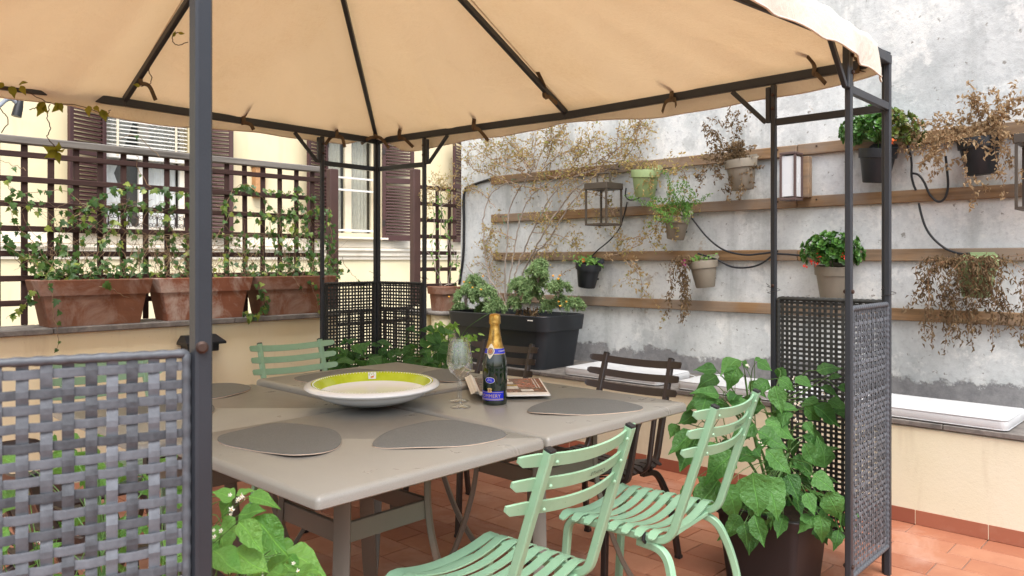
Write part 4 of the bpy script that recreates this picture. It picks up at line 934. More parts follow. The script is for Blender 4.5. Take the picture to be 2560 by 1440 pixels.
for k, (hgt, ln) in enumerate(((0.004, 0.12), (0.006, 0.09), (0.008, 0.06))):
    def curl(u, v, hgt=hgt, ln=ln, k=k):
        s = -u * ln; p = bl(s, v); return Vector((p.x - ctr_.x, p.y - ctr_.y, 0.010 + k * 0.003 + hgt * math.sin(math.pi * min(1, u * 0.8)) * (0.7 + 0.3 * v)))
    MB().grid(curl, 12, 4).build("curled_page", "paper_white", mz, 180)
# ================================================================== foliage tools
def ovate(name, mat, W=0.62, fold=0.16, droop=0.22, rows=7, seed=1, power=0.7, curl=0.0, serr=0.03):
    r = random.Random(seed); m = MB(); V = []
    for i in range(rows + 1):
        t = i / rows; w_ = W / 2 * (math.sin(math.pi * t ** power) ** 0.95 * (1 - 0.38 * t ** 2.2) * 1.08 if 0 < t < 1 else 0.0) + (0.010 if t in (0, 1) else 0)
        z = -droop * t * t + 0.03 * math.sin(t * 9 + seed)
        e = fold * w_
        V += [Vector((-w_ * (1 + r.uniform(-serr, serr) * 3), t + r.uniform(-serr, serr) * 0.4, z + e + r.uniform(-0.03, 0.03))), Vector((-w_ * 0.5, t, z + e * 0.35)), Vector((0, t, z - 0.01)), Vector((w_ * 0.5, t, z + e * 0.35)), Vector((w_ * (1 + r.uniform(-serr, serr) * 3), t + r.uniform(-serr, serr) * 0.4, z + e + r.uniform(-0.03, 0.03)))]
    m.add(V, [(i * 5 + k, i * 5 + k + 1, i * 5 + k + 6, i * 5 + k + 5) for i in range(rows) for k in range(4)])
    return m.mesh(name, mat, 180)
def lobed(name, mat, seed=1):
    r = random.Random(seed); half = [(0.0, -0.02), (0.17, -0.14), (0.30, -0.08), (0.52, 0.10), (0.34, 0.26), (0.40, 0.50), (0.19, 0.55), (0.10, 0.80), (0, 1.0)]
    half = [(x * r.uniform(0.85, 1.12), y * r.uniform(0.94, 1.06)) for x, y in half]
    out = half + [(-x, y) for x, y in reversed(half[1:-1])]
    V = [Vector((0, 0.28, 0.02))] + [Vector((x, y, 0.22 * abs(x) - 0.16 * y * y + r.uniform(-0.03, 0.03))) for x, y in out]
    return MB().add(V, [(0, i, i % len(out) + 1) for i in range(1, len(out) + 1)]).mesh(name, mat, 180)
def lmat(pos, tip, nrm, s, wid=1.0):
    y = Vector(tip).normalized(); x = y.cross(Vector(nrm))
    if x.length < 1e-4: x = y.cross(Vector((0.3, 0.2, 1)))
    x.normalize(); z = x.cross(y)
    return Matrix(((x.x * s * wid, y.x * s, z.x * s, pos.x), (x.y * s * wid, y.y * s, z.y * s, pos.y), (x.z * s * wid, y.z * s, z.z * s, pos.z), (0, 0, 0, 1)))
IVY = [lobed("leaf", "ivy_leaf", k) for k in range(4)]
VAR = ((0.66, 0.16, 0.22, 0.62), (0.56, 0.34, 0.38, 0.66), (0.74, 0.06, 0.12, 0.58), (0.60, 0.26, 0.55, 0.64), (0.68, -0.10, 0.30, 0.6), (0.52, 0.45, 0.15, 0.7), (0.70, 0.2, -0.12, 0.62))
BIG = [ovate("leaf", "nightshade_leaf", a, b, c, 9, k, d, 0, 0.05) for k, (a, b, c, d) in enumerate(VAR)]
YNG = [ovate("leaf", "young_leaf", a, b, c, 9, k, d, 0, 0.04) for k, (a, b, c, d) in enumerate(VAR)]
LIM = [ovate("leaf", "lime_leaf", 0.36, 0.2, 0.3, 5, k, 0.75) for k in range(3)]
CRP = [ovate("leaf", "creeper_leaf", 0.42, 0.25, 0.3, 5, k, 0.9) for k in range(3)]
TOCAM = lambda p: (Vector((0, 0, HC)) - p).normalized()
def add_leaf(t, variants, p, tip, nrm, s, rng, name="leaf", wid=1.0):
    return link(name, variants[rng.randrange(len(variants))], t, lmat(p, tip, nrm, s, wid))
def jit(rng, k): return Vector((rng.gauss(0, k), rng.gauss(0, k), rng.gauss(0, k)))
def bare(pts, rng, amp, n=5):
    P = spline(pts, n); return [p + jit(rng, amp) for p in P]
def taper(n, a, b): return [a + (b - a) * k / max(1, n - 1) for k in range(n)]

# ================================================================== terracotta troughs with ivy
def trough(t, hx, hy, h, taperk, mat, z0, rimh=0.055, soil=True):
    ring = lambda k, ex: rrect(hx * k + ex, hy * k + ex, 0.012, 2)
    R_ = lambda k, ex, z: [Vector((x, y, z)) for x, y in ring(k, ex)]
    kz = lambda z: taperk + (1 - taperk) * z / h
    body = MB().rings([R_(taperk, 0, z0), R_(kz(h - rimh) * 0.985, -0.004, z0 + h - rimh), R_(0.985, -0.018, z0 + h - rimh + 0.003), R_(0.985, -0.018, z0 + h - 0.06)], True, False).build("pot", mat, t, 40)
    MB().rings([R_(kz(h - rimh) * 0.985, -0.004, z0 + h - rimh), R_(kz(h - rimh), 0.006, z0 + h - rimh), R_(1.0, 0.004, z0 + h - 0.004), R_(1.0, 0.0, z0 + h), R_(1.0, -0.022, z0 + h), R_(0.98, -0.024, z0 + h - 0.07)], False, False).build("rim", mat, body, 40)
    if soil: MB().rings([R_(0.97, -0.02, z0 + h - 0.045)], False, True) if False else MB().add(R_(0.975, -0.02, z0 + h - 0.035), [tuple(range(len(ring(1, 0))))]).build("soil", "soil", t, None)
ZC = 0.8815; TY = 4.865
def ivy_stroke(t, stems, px, rng, dens, size, Y=4.985, spread=0.012, r0=0.0022, leafs=True):
    pts = [onY(x, y, Y) for x, y in px]; pts = [p + Vector((rng.gauss(0, 0.01), rng.uniform(-0.03, 0.01), rng.gauss(0, 0.01))) for p in pts]
    P = bare(pts, rng, 0.004, 6); stems.tube(P, taper(len(P), r0, r0 * 0.45), 4)
    for a, b in zip(P, P[1:]):
        L = (b - a).length; n = L * dens * 1.2; n = int(n) + (rng.random() < n - int(n))
        for _ in range(n if leafs else 0):
            p0 = a.lerp(b, rng.random()); p = p0 + Vector((rng.gauss(0, spread), rng.uniform(-0.035, 0.012), rng.gauss(0, spread))); stems.tube([p0, p], 0.0007, 3, False)
            tip = Vector((rng.gauss(0, 0.6), rng.gauss(-0.15, 0.3), rng.gauss(-0.75, 0.35))); nr = Vector((rng.gauss(0, 0.45), -1, rng.gauss(0.35, 0.4)))
            add_leaf(t, IVY, p, tip, nr, rng.uniform(*size) * rng.choice((0.6, 0.8, 0.9, 1.0)), rng)
def fringe(t, stems, x0, x1, y0, y1, n, rng, size, twigs=30):
    for _ in range(n):
        p = onY(rng.uniform(x0, x1), rng.uniform(y0, y1), TY + rng.uniform(-0.09, 0.08))
        add_leaf(t, IVY, p, Vector((rng.gauss(0, 0.8), rng.gauss(-0.3, 0.5), rng.gauss(-0.2, 0.5))), Vector((rng.gauss(0, 0.5), rng.gauss(-0.8, 0.3), 0.7)), rng.uniform(*size), rng)
    for _ in range(twigs):
        a = onY(rng.uniform(x0, x1), 690, TY + rng.uniform(-0.06, 0.09)); b = a + Vector((rng.gauss(0, 0.09), rng.uniform(-0.03, 0.09), rng.uniform(0.03, 0.20))); c = b + Vector((rng.gauss(0, 0.10), rng.uniform(-0.03, 0.05), rng.gauss(-0.01, 0.07)))
        P = bare([a, b, c], rng, 0.003, 5); stems.tube(P, taper(len(P), 0.0014, 0.0007), 3)
def ivy_planter(label, cx, mat, build):
    t = thing("ivy_planter", label, "planter", (0, 0, 0), 0, "terracotta ivy troughs on the parapet")
    b = bpy.data.objects.new("x", None); pot = MB()
    hx, hy, h = 0.305, 0.118, 0.262
    tmp = thing("tmp", "x y z w", "x"); 
    trough(t, hx, hy, h, 0.80, mat, 0, 0.088)
    for o in t.children: o.location = (cx, TY, ZC)
    bpy.data.objects.remove(tmp); bpy.data.objects.remove(b)
    st = MB(); build(t, st, random.Random(int(cx * 100))); stuff(st.build("vine", "vine_stem", t, 60)); return t
def b1(t, st, r):
    S = lambda px, d, s=(0.030, 0.052), **k: ivy_stroke(t, st, px, r, d, s, **k)
    S([(150, 690), (90, 620), (40, 560), (20, 480), (25, 440)], 42); S([(130, 690), (60, 640), (5, 600)], 48); S([(100, 690), (50, 650), (0, 560), (-20, 500)], 30)
    S([(200, 690), (150, 600), (200, 520), (260, 480), (330, 470), (420, 478), (474, 484)], 50); S([(210, 520), (160, 480), (60, 480), (10, 455)], 16)
    S([(230, 690), (240, 600), (300, 540), (330, 500)], 26); S([(120, 690), (80, 730), (55, 775), (20, 800)], 34, Y=4.80); S([(180, 690), (110, 660), (70, 600)], 40); S([(150, 690), (100, 650), (40, 640)], 50)
    S([(300, 690), (340, 600), (370, 540), (400, 500), (440, 520)], 14); S([(250, 690), (330, 640), (380, 600), (450, 610)], 10); S([(320, 690), (300, 620), (210, 560), (150, 540)], 18)
    S([(60, 420), (20, 415), (-20, 400)], 6); S([(400, 400), (340, 350), (300, 345)], 3); S([(370, 470), (345, 420), (345, 395), (335, 380)], 3)
    S([(120, 700), (128, 760), (135, 820), (138, 870)], 14, Y=4.735); S([(240, 700), (290, 725), (320, 745)], 8, Y=4.735)
    for _ in range(34):
        x = r.uniform(60, 470); S([(x, 690), (x + r.uniform(-60, 60), 620), (x + r.uniform(-90, 90), 540), (x + r.uniform(-120, 120), 500)], 5, r0=0.0014)
    fringe(t, st, 90, 380, 655, 700, 120, r, (0.022, 0.045), 30)
def b2(t, st, r):
    S = lambda px, d, s=(0.024, 0.042), **k: ivy_stroke(t, st, px, r, d, s, **k)
    S([(450, 690), (420, 620), (480, 580), (545, 590)], 12); S([(520, 690), (560, 640), (600, 600), (560, 560)], 12); S([(600, 690), (640, 620), (700, 580)], 10)
    S([(560, 520), (585, 480), (610, 465), (640, 470)], 50); S([(535, 515), (560, 530), (600, 555), (625, 540)], 26, (0.03, 0.05)); S([(500, 690), (540, 580), (570, 540), (600, 480)], 10); S([(480, 690), (500, 640), (420, 560), (380, 540)], 8)
    for _ in range(48):
        x = r.uniform(390, 640); S([(x, 690), (x + r.uniform(-50, 50), 640), (x + r.uniform(-110, 110), 600), (x + r.uniform(-140, 140), 585)], 3, r0=0.0014)
    fringe(t, st, 385, 640, 655, 696, 90, r, (0.016, 0.034), 50)
def b3(t, st, r):
    S = lambda px, d, s=(0.026, 0.050), **k: ivy_stroke(t, st, px, r, d, s, **k)
    S([(720, 690), (700, 600), (690, 540), (640, 490), (600, 470)], 14); S([(780, 690), (770, 620), (760, 540), (740, 490), (700, 485), (650, 478)], 55); S([(810, 690), (815, 620), (800, 560), (790, 510), (740, 480)], 62)
    S([(820, 690), (832, 640), (828, 580), (820, 520)], 60, Y=4.95); S([(790, 690), (750, 620), (720, 560), (745, 500)], 30); S([(640, 700), (655, 740), (662, 765), (640, 788), (600, 790)], 90, Y=4.745)
    S([(845, 650), (870, 685), (890, 700), (905, 725)], 9); S([(770, 696), (790, 740), (798, 770), (795, 800)], 34, (0.02, 0.04), Y=4.74); S([(730, 690), (745, 715), (760, 740)], 10, Y=4.74)
    S([(830, 690), (842, 690), (848, 670)], 50); S([(735, 690), (690, 620), (670, 560), (680, 540)], 12); S([(660, 540), (690, 550), (715, 540)], 18)
    for _ in range(26):
        x = r.uniform(650, 820); S([(x, 690), (x + r.uniform(-60, 40), 620), (x + r.uniform(-90, 60), 560), (x + r.uniform(-90, 60), 520)], 7, r0=0.0014)
    fringe(t, st, 640, 850, 655, 700, 130, r, (0.022, 0.042), 30)
ivy_planter("terracotta trough at the left end of the parapet, with the densest ivy", 1.58, "terracotta", b1)
ivy_planter("salt-stained terracotta trough behind the near post, with thin straggling ivy", 2.225, "terracotta_salty", b2)
ivy_planter("terracotta trough beside the far woven panel, with ivy climbing the trellis end", 2.872, "terracotta", b3)

# ================================================================== creeper hanging from the gazebo beam
cr = thing("creeper", "thin creeper with yellow green leaves hanging from the upper left beam", "plant"); st = MB(); r = random.Random(11)
for px, lv in (([(-20, 215), (10, 222), (60, 226), (125, 258), (185, 262), (260, 285), (275, 275)], 0), ([(125, 258), (118, 290), (126, 320), (120, 345), (143, 372), (143, 380)], 0), ([(90, 268), (75, 275)], 0), ([(-10, 260), (20, 300), (5, 330)], 0), ([(470, 105), (440, 112), (432, 92), (445, 80)], 0), ([(372, 170), (378, 205), (350, 215)], 0)):
    P = bare([onY(x, y, 4.03 if x < 300 else 3.6) for x, y in px], r, 0.002, 6); st.tube(P, 0.0022, 5)
st.build("vine", "creeper_twig", cr, 60)
for x, y, tx, ty, s in ((10, 215, -10, 212, 0.09), (28, 215, 35, 240, 0.09), (48, 212, 62, 200, 0.07), (52, 215, 60, 232, 0.07), (105, 255, 100, 288, 0.075), (104, 256, 112, 280, 0.07), (108, 255, 96, 268, 0.06), (146, 258, 140, 278, 0.06), (148, 258, 152, 276, 0.05), (222, 265, 218, 285, 0.05), (236, 266, 245, 275, 0.06), (258, 280, 268, 288, 0.05), (254, 274, 264, 300, 0.06),
                        (143, 378, 112, 372, 0.095), (143, 378, 118, 392, 0.10), (143, 380, 145, 404, 0.085), (143, 378, 160, 380, 0.06), (143, 377, 150, 360, 0.06), (350, 215, 336, 210, 0.05), (432, 92, 440, 78, 0.04), (445, 82, 462, 85, 0.04)):
    a, b = onY(x, y, 4.03 if x < 300 else 3.6), onY(tx, ty, 3.98 if x < 300 else 3.58); add_leaf(cr, CRP, a, b - a, TOCAM(a) + jit(r, 0.3), (b - a).length * 0.9, r, wid=1.25)

# ================================================================== broad-leaved pot plants
flower = MB()
for k in range(5):
    a = 2 * math.pi * k / 5; c, s = math.cos(a), math.sin(a); flower.add([(0, 0, 0), (0.3 * c - 0.16 * s, 0.3 * s + 0.16 * c, 0.05), (0.62 * c, 0.62 * s, -0.08), (0.3 * c + 0.16 * s, 0.3 * s - 0.16 * c, 0.05)], [(0, 3, 2, 1)])
flower_me = flower.mesh("flower", "white_petal", None); core_me = MB().lathe([(0.09, 0), (0.07, 0.2), (0.03, 0.3)], 6).mesh("stamen", "yellow_petal", 60)
def add_flower(t, p, n, s): f = link("flower", flower_me, t, lmat(p, Vector((0.3, 0.1, 0.5)).cross(n) if abs(n.z) > 0.9 else Vector((0, 0, 1)), n, s)); link("stamen", core_me, f)
def pot_plant(label, loc, pot, leaves, extra, variants, name="pot_plant", cat="pot plant", hub=None, fl=(), stems_mat="green_stem"):
    """leaves: (base px, tip px, depth); extra: list of (n, x0, x1, y0, y1, d0, d1, smin, smax)"""
    t = thing(name, label, cat); rng = random.Random(len(label)); x, y = loc; hx, h = pot
    P4 = MB(); ring = lambda k: [(a * k, b * k) for a, b in rrect(hx, hx, 0.03, 4)]
    L = lambda k, z: [Vector((a + x, b + y, z)) for a, b in ring(k)]
    body = MB().rings([L(0.80, 0.001), L(0.955, h - 0.03), L(0.96, h - 0.03)], True, False).build("pot", pot_mat(label), t, 40)
    MB().rings([L(0.955, h - 0.032), L(1.0, h - 0.03), L(1.02, h - 0.004), L(1.0, h), L(0.93, h), L(0.92, h - 0.05)], False, False).build("rim", pot_mat(label), body, 40)
    MB().add(L(0.925, h - 0.04), [tuple(range(len(ring(1))))]).build("soil", "soil", t, None)
    st = MB(); root = Vector((x, y, h - 0.03)); allb = []
    hub = hub or [root + Vector((rng.uniform(-0.05, 0.05), rng.uniform(-0.05, 0.05), 0.25)) for _ in range(5)]
    for b, e, d in leaves:
        p = atD(b[0], b[1], d); q = atD(e[0], e[1], d - rng.uniform(0.0, 0.04) * d / 2); ln = (q - p).length
        nr = TOCAM(p) * 0.9 + Vector((0, 0, 0.75)) + jit(rng, 0.18)
        add_leaf(t, variants, p, q - p, nr, ln * 1.04, rng, wid=rng.uniform(0.92, 1.15)); allb.append(p)
    for n, x0, x1, y0, y1, d0, d1, s0, s1 in extra:
        for _ in range(n):
            p = atD(rng.uniform(x0, x1), rng.uniform(y0, y1), rng.uniform(d0, d1)); out = Vector((p.x - x, p.y - y, 0))
            tip = out.normalized() * 0.8 + jit(rng, 0.45) + Vector((0, 0, rng.uniform(-0.8, 0.1))); nr = Vector((0, 0, 1)) + TOCAM(p) * 0.6 + jit(rng, 0.35)
            add_leaf(t, variants, p, tip, nr, rng.uniform(s0, s1), rng, wid=rng.uniform(0.9, 1.15)); allb.append(p)
    for hb in hub:
        P = spline([root + jit(rng, 0.02) * 0.5, root.lerp(hb, 0.5) + jit(rng, 0.02), hb], 6); st.tube(P, taper(len(P), 0.007, 0.004), 6)
    for p in allb:
        hb = min(hub, key=lambda q_: (q_ - p).length); a = root.lerp(hb, rng.uniform(0.6, 1.0)); ln = (a - p).length; mid = a.lerp(p, 0.6) + Vector((0, 0, 0.02)) + jit(rng, 0.015)
        k = 0.5 if p.dot(FWD) < 2 else 1.0
        P = spline([a, mid, p], 4); st.tube(P, taper(len(P), 0.0022 * k, 0.0011 * k), 4)
    st.build("stem", stems_mat, t, 60); stuff(t.children[-1])
    for fx, fy, d, s in fl:
        for _ in range(3):
            p = atD(fx + rng.gauss(0, 8 / d), fy + rng.gauss(0, 8 / d), d); add_flower(t, p, (TOCAM(p) + jit(rng, 0.8)).normalized(), s * rng.uniform(0.4, 0.75))
    return t
def pot_mat(label): return "plum_pot"
simple("plum_pot", hexc("231f21"), 0.5, 0, 0.15, 6, 0.1, 120)
Z5 = lambda b, e, d: ((1660 + b[0] * 0.514, 700 + b[1] * 0.514), (1660 + e[0] * 0.514, 700 + e[1] * 0.514), d)
LV = [Z5(*a) for a in (((430, 935), (470, 1160), 2.62), ((500, 955), (565, 1165), 2.70), ((345, 835), (185, 955), 2.72), ((150, 735), (25, 835), 2.95), ((160, 765), (75, 915), 3.0), ((540, 515), (572, 645), 2.85), ((355, 415), (305, 525), 2.9), ((505, 485), (425, 555), 2.9), ((560, 478), (645, 530), 2.95), ((680, 795), (745, 905), 2.8),
    ((495, 825), (625, 935), 2.72), ((455, 735), (605, 810), 2.75), ((495, 680), (645, 750), 2.85), ((725, 605), (865, 710), 2.95), ((675, 755), (785, 825), 2.9), ((600, 945), (655, 1065), 2.75), ((690, 1035), (735, 1135), 2.7), ((725, 945), (835, 1025), 2.72), ((795, 1035), (875, 1185), 2.7), ((440, 1140), (485, 1295), 2.6), ((758, 1145), (782, 1280), 2.65), ((725, 1150), (645, 1215), 2.68),
    ((300, 995), (385, 1175), 2.75), ((265, 975), (150, 1115), 2.8), ((370, 1145), (305, 1225), 2.7), ((155, 650), (75, 705), 3.0), ((235, 570), (105, 612), 3.0), ((300, 560), (445, 625), 2.9), ((265, 560), (165, 518), 2.95), ((390, 1185), (412, 1295), 2.62), ((660, 845), (705, 975), 2.95), ((850, 1215), (838, 1305), 2.7), ((560, 860), (500, 900), 2.8), ((440, 700), (330, 760), 2.85), ((440, 820), (470, 860), 2.7), ((455, 815), (500, 770), 2.72),
    ((360, 385), (275, 440), 2.95), ((380, 395), (420, 430), 2.95), ((440, 390), (490, 378), 2.95), ((455, 395), (525, 430), 2.9), ((640, 470), (720, 500), 2.95), ((760, 520), (850, 560), 3.0), ((800, 470), (850, 455), 3.0), ((690, 690), (720, 740), 2.8), ((640, 620), (560, 640), 2.9), ((120, 990), (90, 1090), 2.95), ((60, 700), (30, 760), 3.05))]
pot_plant("large leafy green plant in a dark plum pot at the right corner of the gazebo", (2.90, 1.33), (0.17, 0.30), LV,
          [(42, 1745, 2095, 960, 1290, 2.85, 3.2, 0.06, 0.13), (22, 1790, 2100, 920, 1040, 2.9, 3.15, 0.06, 0.10), (26, 1860, 2100, 1220, 1330, 2.68, 2.95, 0.05, 0.11)], BIG,
          hub=[Vector((2.86, 1.33, 0.62)), Vector((2.76, 1.42, 0.72)), Vector((2.80, 1.22, 0.55)), Vector((2.95, 1.36, 0.72)), Vector((2.72, 1.52, 0.62)), Vector((2.90, 1.20, 0.45)), Vector((2.84, 1.42, 0.80))],
          fl=[(1995, 1010, 2.7, 0.014), (1985, 945, 2.9, 0.013), (1870, 915, 2.9, 0.013), (1990, 1050, 2.7, 0.012), (2060, 985, 2.9, 0.013), (1900, 1110, 2.65, 0.013)])
Z3 = lambda b, e, d: ((520 + b[0] * 0.2578, 1140 + b[1] * 0.2578), (520 + e[0] * 0.2578, 1140 + e[1] * 0.2578), d)
LV = [Z3(*a) for a in (((265, 400), (45, 335), 1.22), ((275, 385), (430, 300), 1.25), ((395, 390), (650, 412), 1.2), ((235, 420), (45, 610), 1.22), ((305, 575), (525, 508), 1.18), ((265, 600), (85, 760), 1.16), ((300, 630), (535, 915), 1.12), ((440, 590), (775, 940), 1.17), ((60, 915), (305, 1170), 1.10), ((235, 915), (570, 1160), 1.12), ((585, 1110), (780, 962), 1.2), ((775, 955), (890, 1095), 1.22), ((865, 1130), (1050, 1080), 1.2), ((600, 1120), (790, 1165), 1.15), ((150, 700), (-60, 800), 1.2), ((420, 1180), (560, 1330), 1.12), ((820, 1160), (980, 1290), 1.2), ((100, 850), (-120, 1000), 1.18))]
pot_plant("bright green broad-leaved plant close to the camera behind the near woven panel", (0.50, 1.40), (0.15, 0.34), LV,
          [(46, -20, 480, 1150, 1440, 1.22, 1.7, 0.05, 0.095), (14, 120, 470, 1080, 1180, 1.3, 1.6, 0.04, 0.07), (16, 530, 720, 1330, 1480, 1.2, 1.45, 0.05, 0.08)], YNG,
          hub=[Vector((0.55, 1.28, 0.80)), Vector((0.62, 1.22, 0.72)), Vector((0.45, 1.35, 0.85)), Vector((0.38, 1.38, 0.70)), Vector((0.60, 1.30, 0.60))],
          fl=[(605, 1240, 1.2, 0.012), (575, 1285, 1.18, 0.013), (655, 1430, 1.2, 0.012), (735, 1425, 1.2, 0.013), (305, 1143, 1.45, 0.013), (100, 1355, 1.4, 0.013), (375, 1430, 1.3, 0.012), (540, 1330, 1.15, 0.012), (590, 1245, 1.18, 0.011)])
pot_plant("dark green broad-leaved plant at the far gazebo corner, just beyond the tables", (2.86, 3.86), (0.17, 0.30), [],
          [(60, 840, 1130, 872, 935, 4.35, 4.85, 0.08, 0.14), (34, 860, 1100, 845, 890, 4.5, 4.85, 0.07, 0.11), (14, 1000, 1110, 810, 860, 4.6, 4.9, 0.06, 0.09), (26, 830, 1150, 900, 960, 4.3, 4.6, 0.08, 0.13), (8, 820, 880, 870, 950, 4.3, 4.5, 0.05, 0.08)], BIG,
          fl=[(985, 890, 4.5, 0.016), (900, 890, 4.5, 0.016), (1040, 880, 4.5, 0.016), (930, 905, 4.4, 0.015)])
# slender pale plant between gazebo and pier
lt = thing("slender_plant", "tall slender pale green plant before the round pier", "pot plant"); rng = random.Random(4); st = MB(); c0 = Vector((3.72, 4.12, 0))
MB().lathe([(0.10, 0.001), (0.13, 0.21), (0.137, 0.21), (0.137, 0.24), (0.125, 0.24), (0.12, 0.20)], 24, c0, True, False).build("pot", "plum_pot", lt, 40); MB().lathe([(0.12, 0.205), (0.02, 0.21)], 20, c0, False, True).build("soil", "soil", lt, None)
for k in range(26):
    tx, ty = rng.uniform(1068, 1195), rng.uniform(795, 915)
    e = atD(tx, ty, rng.uniform(5.3, 5.6)); P = spline([c0 + Vector((rng.gauss(0, 0.03), rng.gauss(0, 0.03), 0.2)), c0.lerp(e, 0.55) + Vector((0, 0, 0.25 + e.z * 0.3 - 0.2)) + jit(rng, 0.03), e], 6); st.tube(P, taper(len(P), 0.003, 0.001), 4)
    for j in range(5, len(P)):
        for _ in range(rng.randint(1, 2)):
            p = P[j] + jit(rng, 0.01); add_leaf(lt, LIM, p, Vector((rng.gauss(0, 0.5), rng.gauss(0, 0.5), rng.uniform(-1.2, 0.1))), TOCAM(p) + jit(rng, 0.5), rng.uniform(0.04, 0.075), rng)
P = spline([atD(1140, 880, 5.4), atD(1160, 830, 5.4), atD(1195, 800, 5.3), atD(1240, 775, 5.3)], 6); st.tube(P, 0.002, 4)
st.build("stem", "green_stem", lt, 60); stuff(lt.children[-1])
# ================================================================== dry and wiry growth (many tiny pieces, joined)
def tiny_leaf(mb, p, tip, nrm, s, w_=0.45, curl=0.3):
    M_ = lmat(p, tip, nrm, s); mb.add([M_ @ Vector(v) for v in ((0, 0, 0), (w_ / 2, 0.45, 0.12), (0.02, 1.0, -curl), (-w_ / 2, 0.45, 0.12))], [(0, 1, 2), (0, 2, 3)])
def twig(st, lf, pts, rng, r0=0.0022, r1=0.0008, dens=60, size=(0.012, 0.026), side=0, spread=0.006, droop=-0.3, sides=4, amp=0.003, lw=0.5, start=0.1):
    P = bare(pts, rng, amp, 6); st.tube(P, taper(len(P), r0, r1), sides); n = len(P)
    for i, (a, b) in enumerate(zip(P, P[1:])):
        if i / n < start: continue
        k = (b - a).length * dens; k = int(k) + (rng.random() < k - int(k))
        for _ in range(k):
            p = a.lerp(b, rng.random()) + jit(rng, spread); tiny_leaf(lf, p, jit(rng, 0.7) + Vector((0, 0, droop)), jit(rng, 0.8) + TOCAM(p), rng.uniform(*size), lw)
    for _ in range(side):
        i = rng.randrange(max(1, int(n * 0.25)), n - 1); a = P[i]; d = (P[i + 1] - P[i - 1]).normalized(); q = jit(rng, 1); q.x *= 0.35
        L = rng.uniform(0.06, 0.20); e = a + (d * 0.6 + q.normalized() * 0.8).normalized() * L; e.x = min(e.x, 4.57)
        twig(st, lf, [a, a.lerp(e, 0.5) + jit(rng, 0.01), e], rng, r0 * 0.6, 0.0007, dens * 1.2, size, 1 if (side > 3 and rng.random() < 0.45) else 0, spread, droop, 3, amp, lw, 0.15)
WXP = 4.535
simple("climber_twig", hexc("96806c"), 0.8, 0, 0.3, 40)
# ---- black trough on the bench
bt2 = thing("black_trough", "long black plastic trough on the bench with grey-green yellow-flowered shrubs", "planter", (4.20, 3.94, 0.4925))
L = lambda hx, hy, r, z: [Vector((a, b, z)) for a, b in rrect(hx, hy, r, 7)]
body = MB().rings([L(0.205, 0.435, 0.07, 0.001), L(0.205, 0.435, 0.07, 0.01), L(0.226, 0.475, 0.075, 0.265), L(0.216, 0.465, 0.07, 0.272)], True, False).build("pot", "anthracite_plastic", bt2, 40)
MB().rings([L(0.226, 0.475, 0.075, 0.266), L(0.242, 0.492, 0.08, 0.268), L(0.25, 0.505, 0.085, 0.37), L(0.247, 0.502, 0.083, 0.374), L(0.236, 0.491, 0.08, 0.374), L(0.228, 0.483, 0.075, 0.32)], False, False).build("rim", "anthracite_plastic", body, 40)
MB().add(L(0.23, 0.485, 0.075, 0.335), [tuple(range(32))]).build("soil", "soil", bt2, None)
MB().box((-0.2492, -0.38, 0.345), (0.0015, 0.05, 0.007), 0.0005).build("badge", "paper_white", bt2)
rng = random.Random(21); fo = MB(); dead = MB(); st = MB(); M0 = Vector((4.20, 3.94, 0.4925))
def tuft(c, rad, n, drp):
    c = c - M0
    for _ in range(n):
        th = rng.uniform(0, 6.28); el = rng.uniform(0.05, 1.3); d = Vector((math.cos(th) * math.cos(el), math.sin(th) * math.cos(el), math.sin(el)))
        e = c + d * rad * rng.uniform(0.5, 1.0); P = spline([c - Vector((0, 0, rad * 0.7)), c.lerp(e, 0.5) + Vector((0, 0, rad * 0.35)), e, e + d * 0.012 + Vector((0, 0, -drp))], 3); st.tube(P, 0.0010, 3)
        for p in P[3:]:
            for _ in range(9): tiny_leaf(fo, p + jit(rng, 0.003), d * 0.5 + jit(rng, 0.4) + Vector((0, 0, -0.8)), jit(rng, 1), rng.uniform(0.020, 0.036), 0.13, 0.25)
for px, py, rad, n in ((1165, 745, 0.10, 34), (1185, 715, 0.09, 30), (1215, 740, 0.10, 34), (1235, 770, 0.08, 22), (1300, 720, 0.09, 32), (1325, 745, 0.10, 36), (1345, 690, 0.08, 30), (1350, 665, 0.055, 22), (1345, 715, 0.09, 30), (1395, 725, 0.08, 28), (1400, 760, 0.07, 24), (1435, 765, 0.06, 22), (1285, 760, 0.06, 16), (1150, 775, 0.07, 22), (1210, 775, 0.07, 20), (1370, 770, 0.06, 18), (1340, 675, 0.06, 16)):
    tuft(onX(px, py, 4.20 + rng.uniform(-0.16, 0.10)), rad, n, 0.03)
for _ in range(150):
    c = onX(rng.uniform(1290, 1345), rng.uniform(765, 805), 4.12 + rng.uniform(-0.1, 0.15)) - M0; tiny_leaf(dead, c, Vector((rng.gauss(0, 0.3), rng.gauss(0, 0.4), -1)), jit(rng, 1), rng.uniform(0.03, 0.06), 0.12)
stuff(fo.build("foliage", "santolina", bt2, None)); stuff(st.build("stem", "grey_twig", bt2, 60)); stuff(dead.build("dead_foliage", "brown_leaf", bt2, None))
bl_me = MB().lathe([(0.003, 0), (0.0085, 0.002), (0.008, 0.007), (0.003, 0.009)], 9).mesh("flower", "yellow_petal", 60)
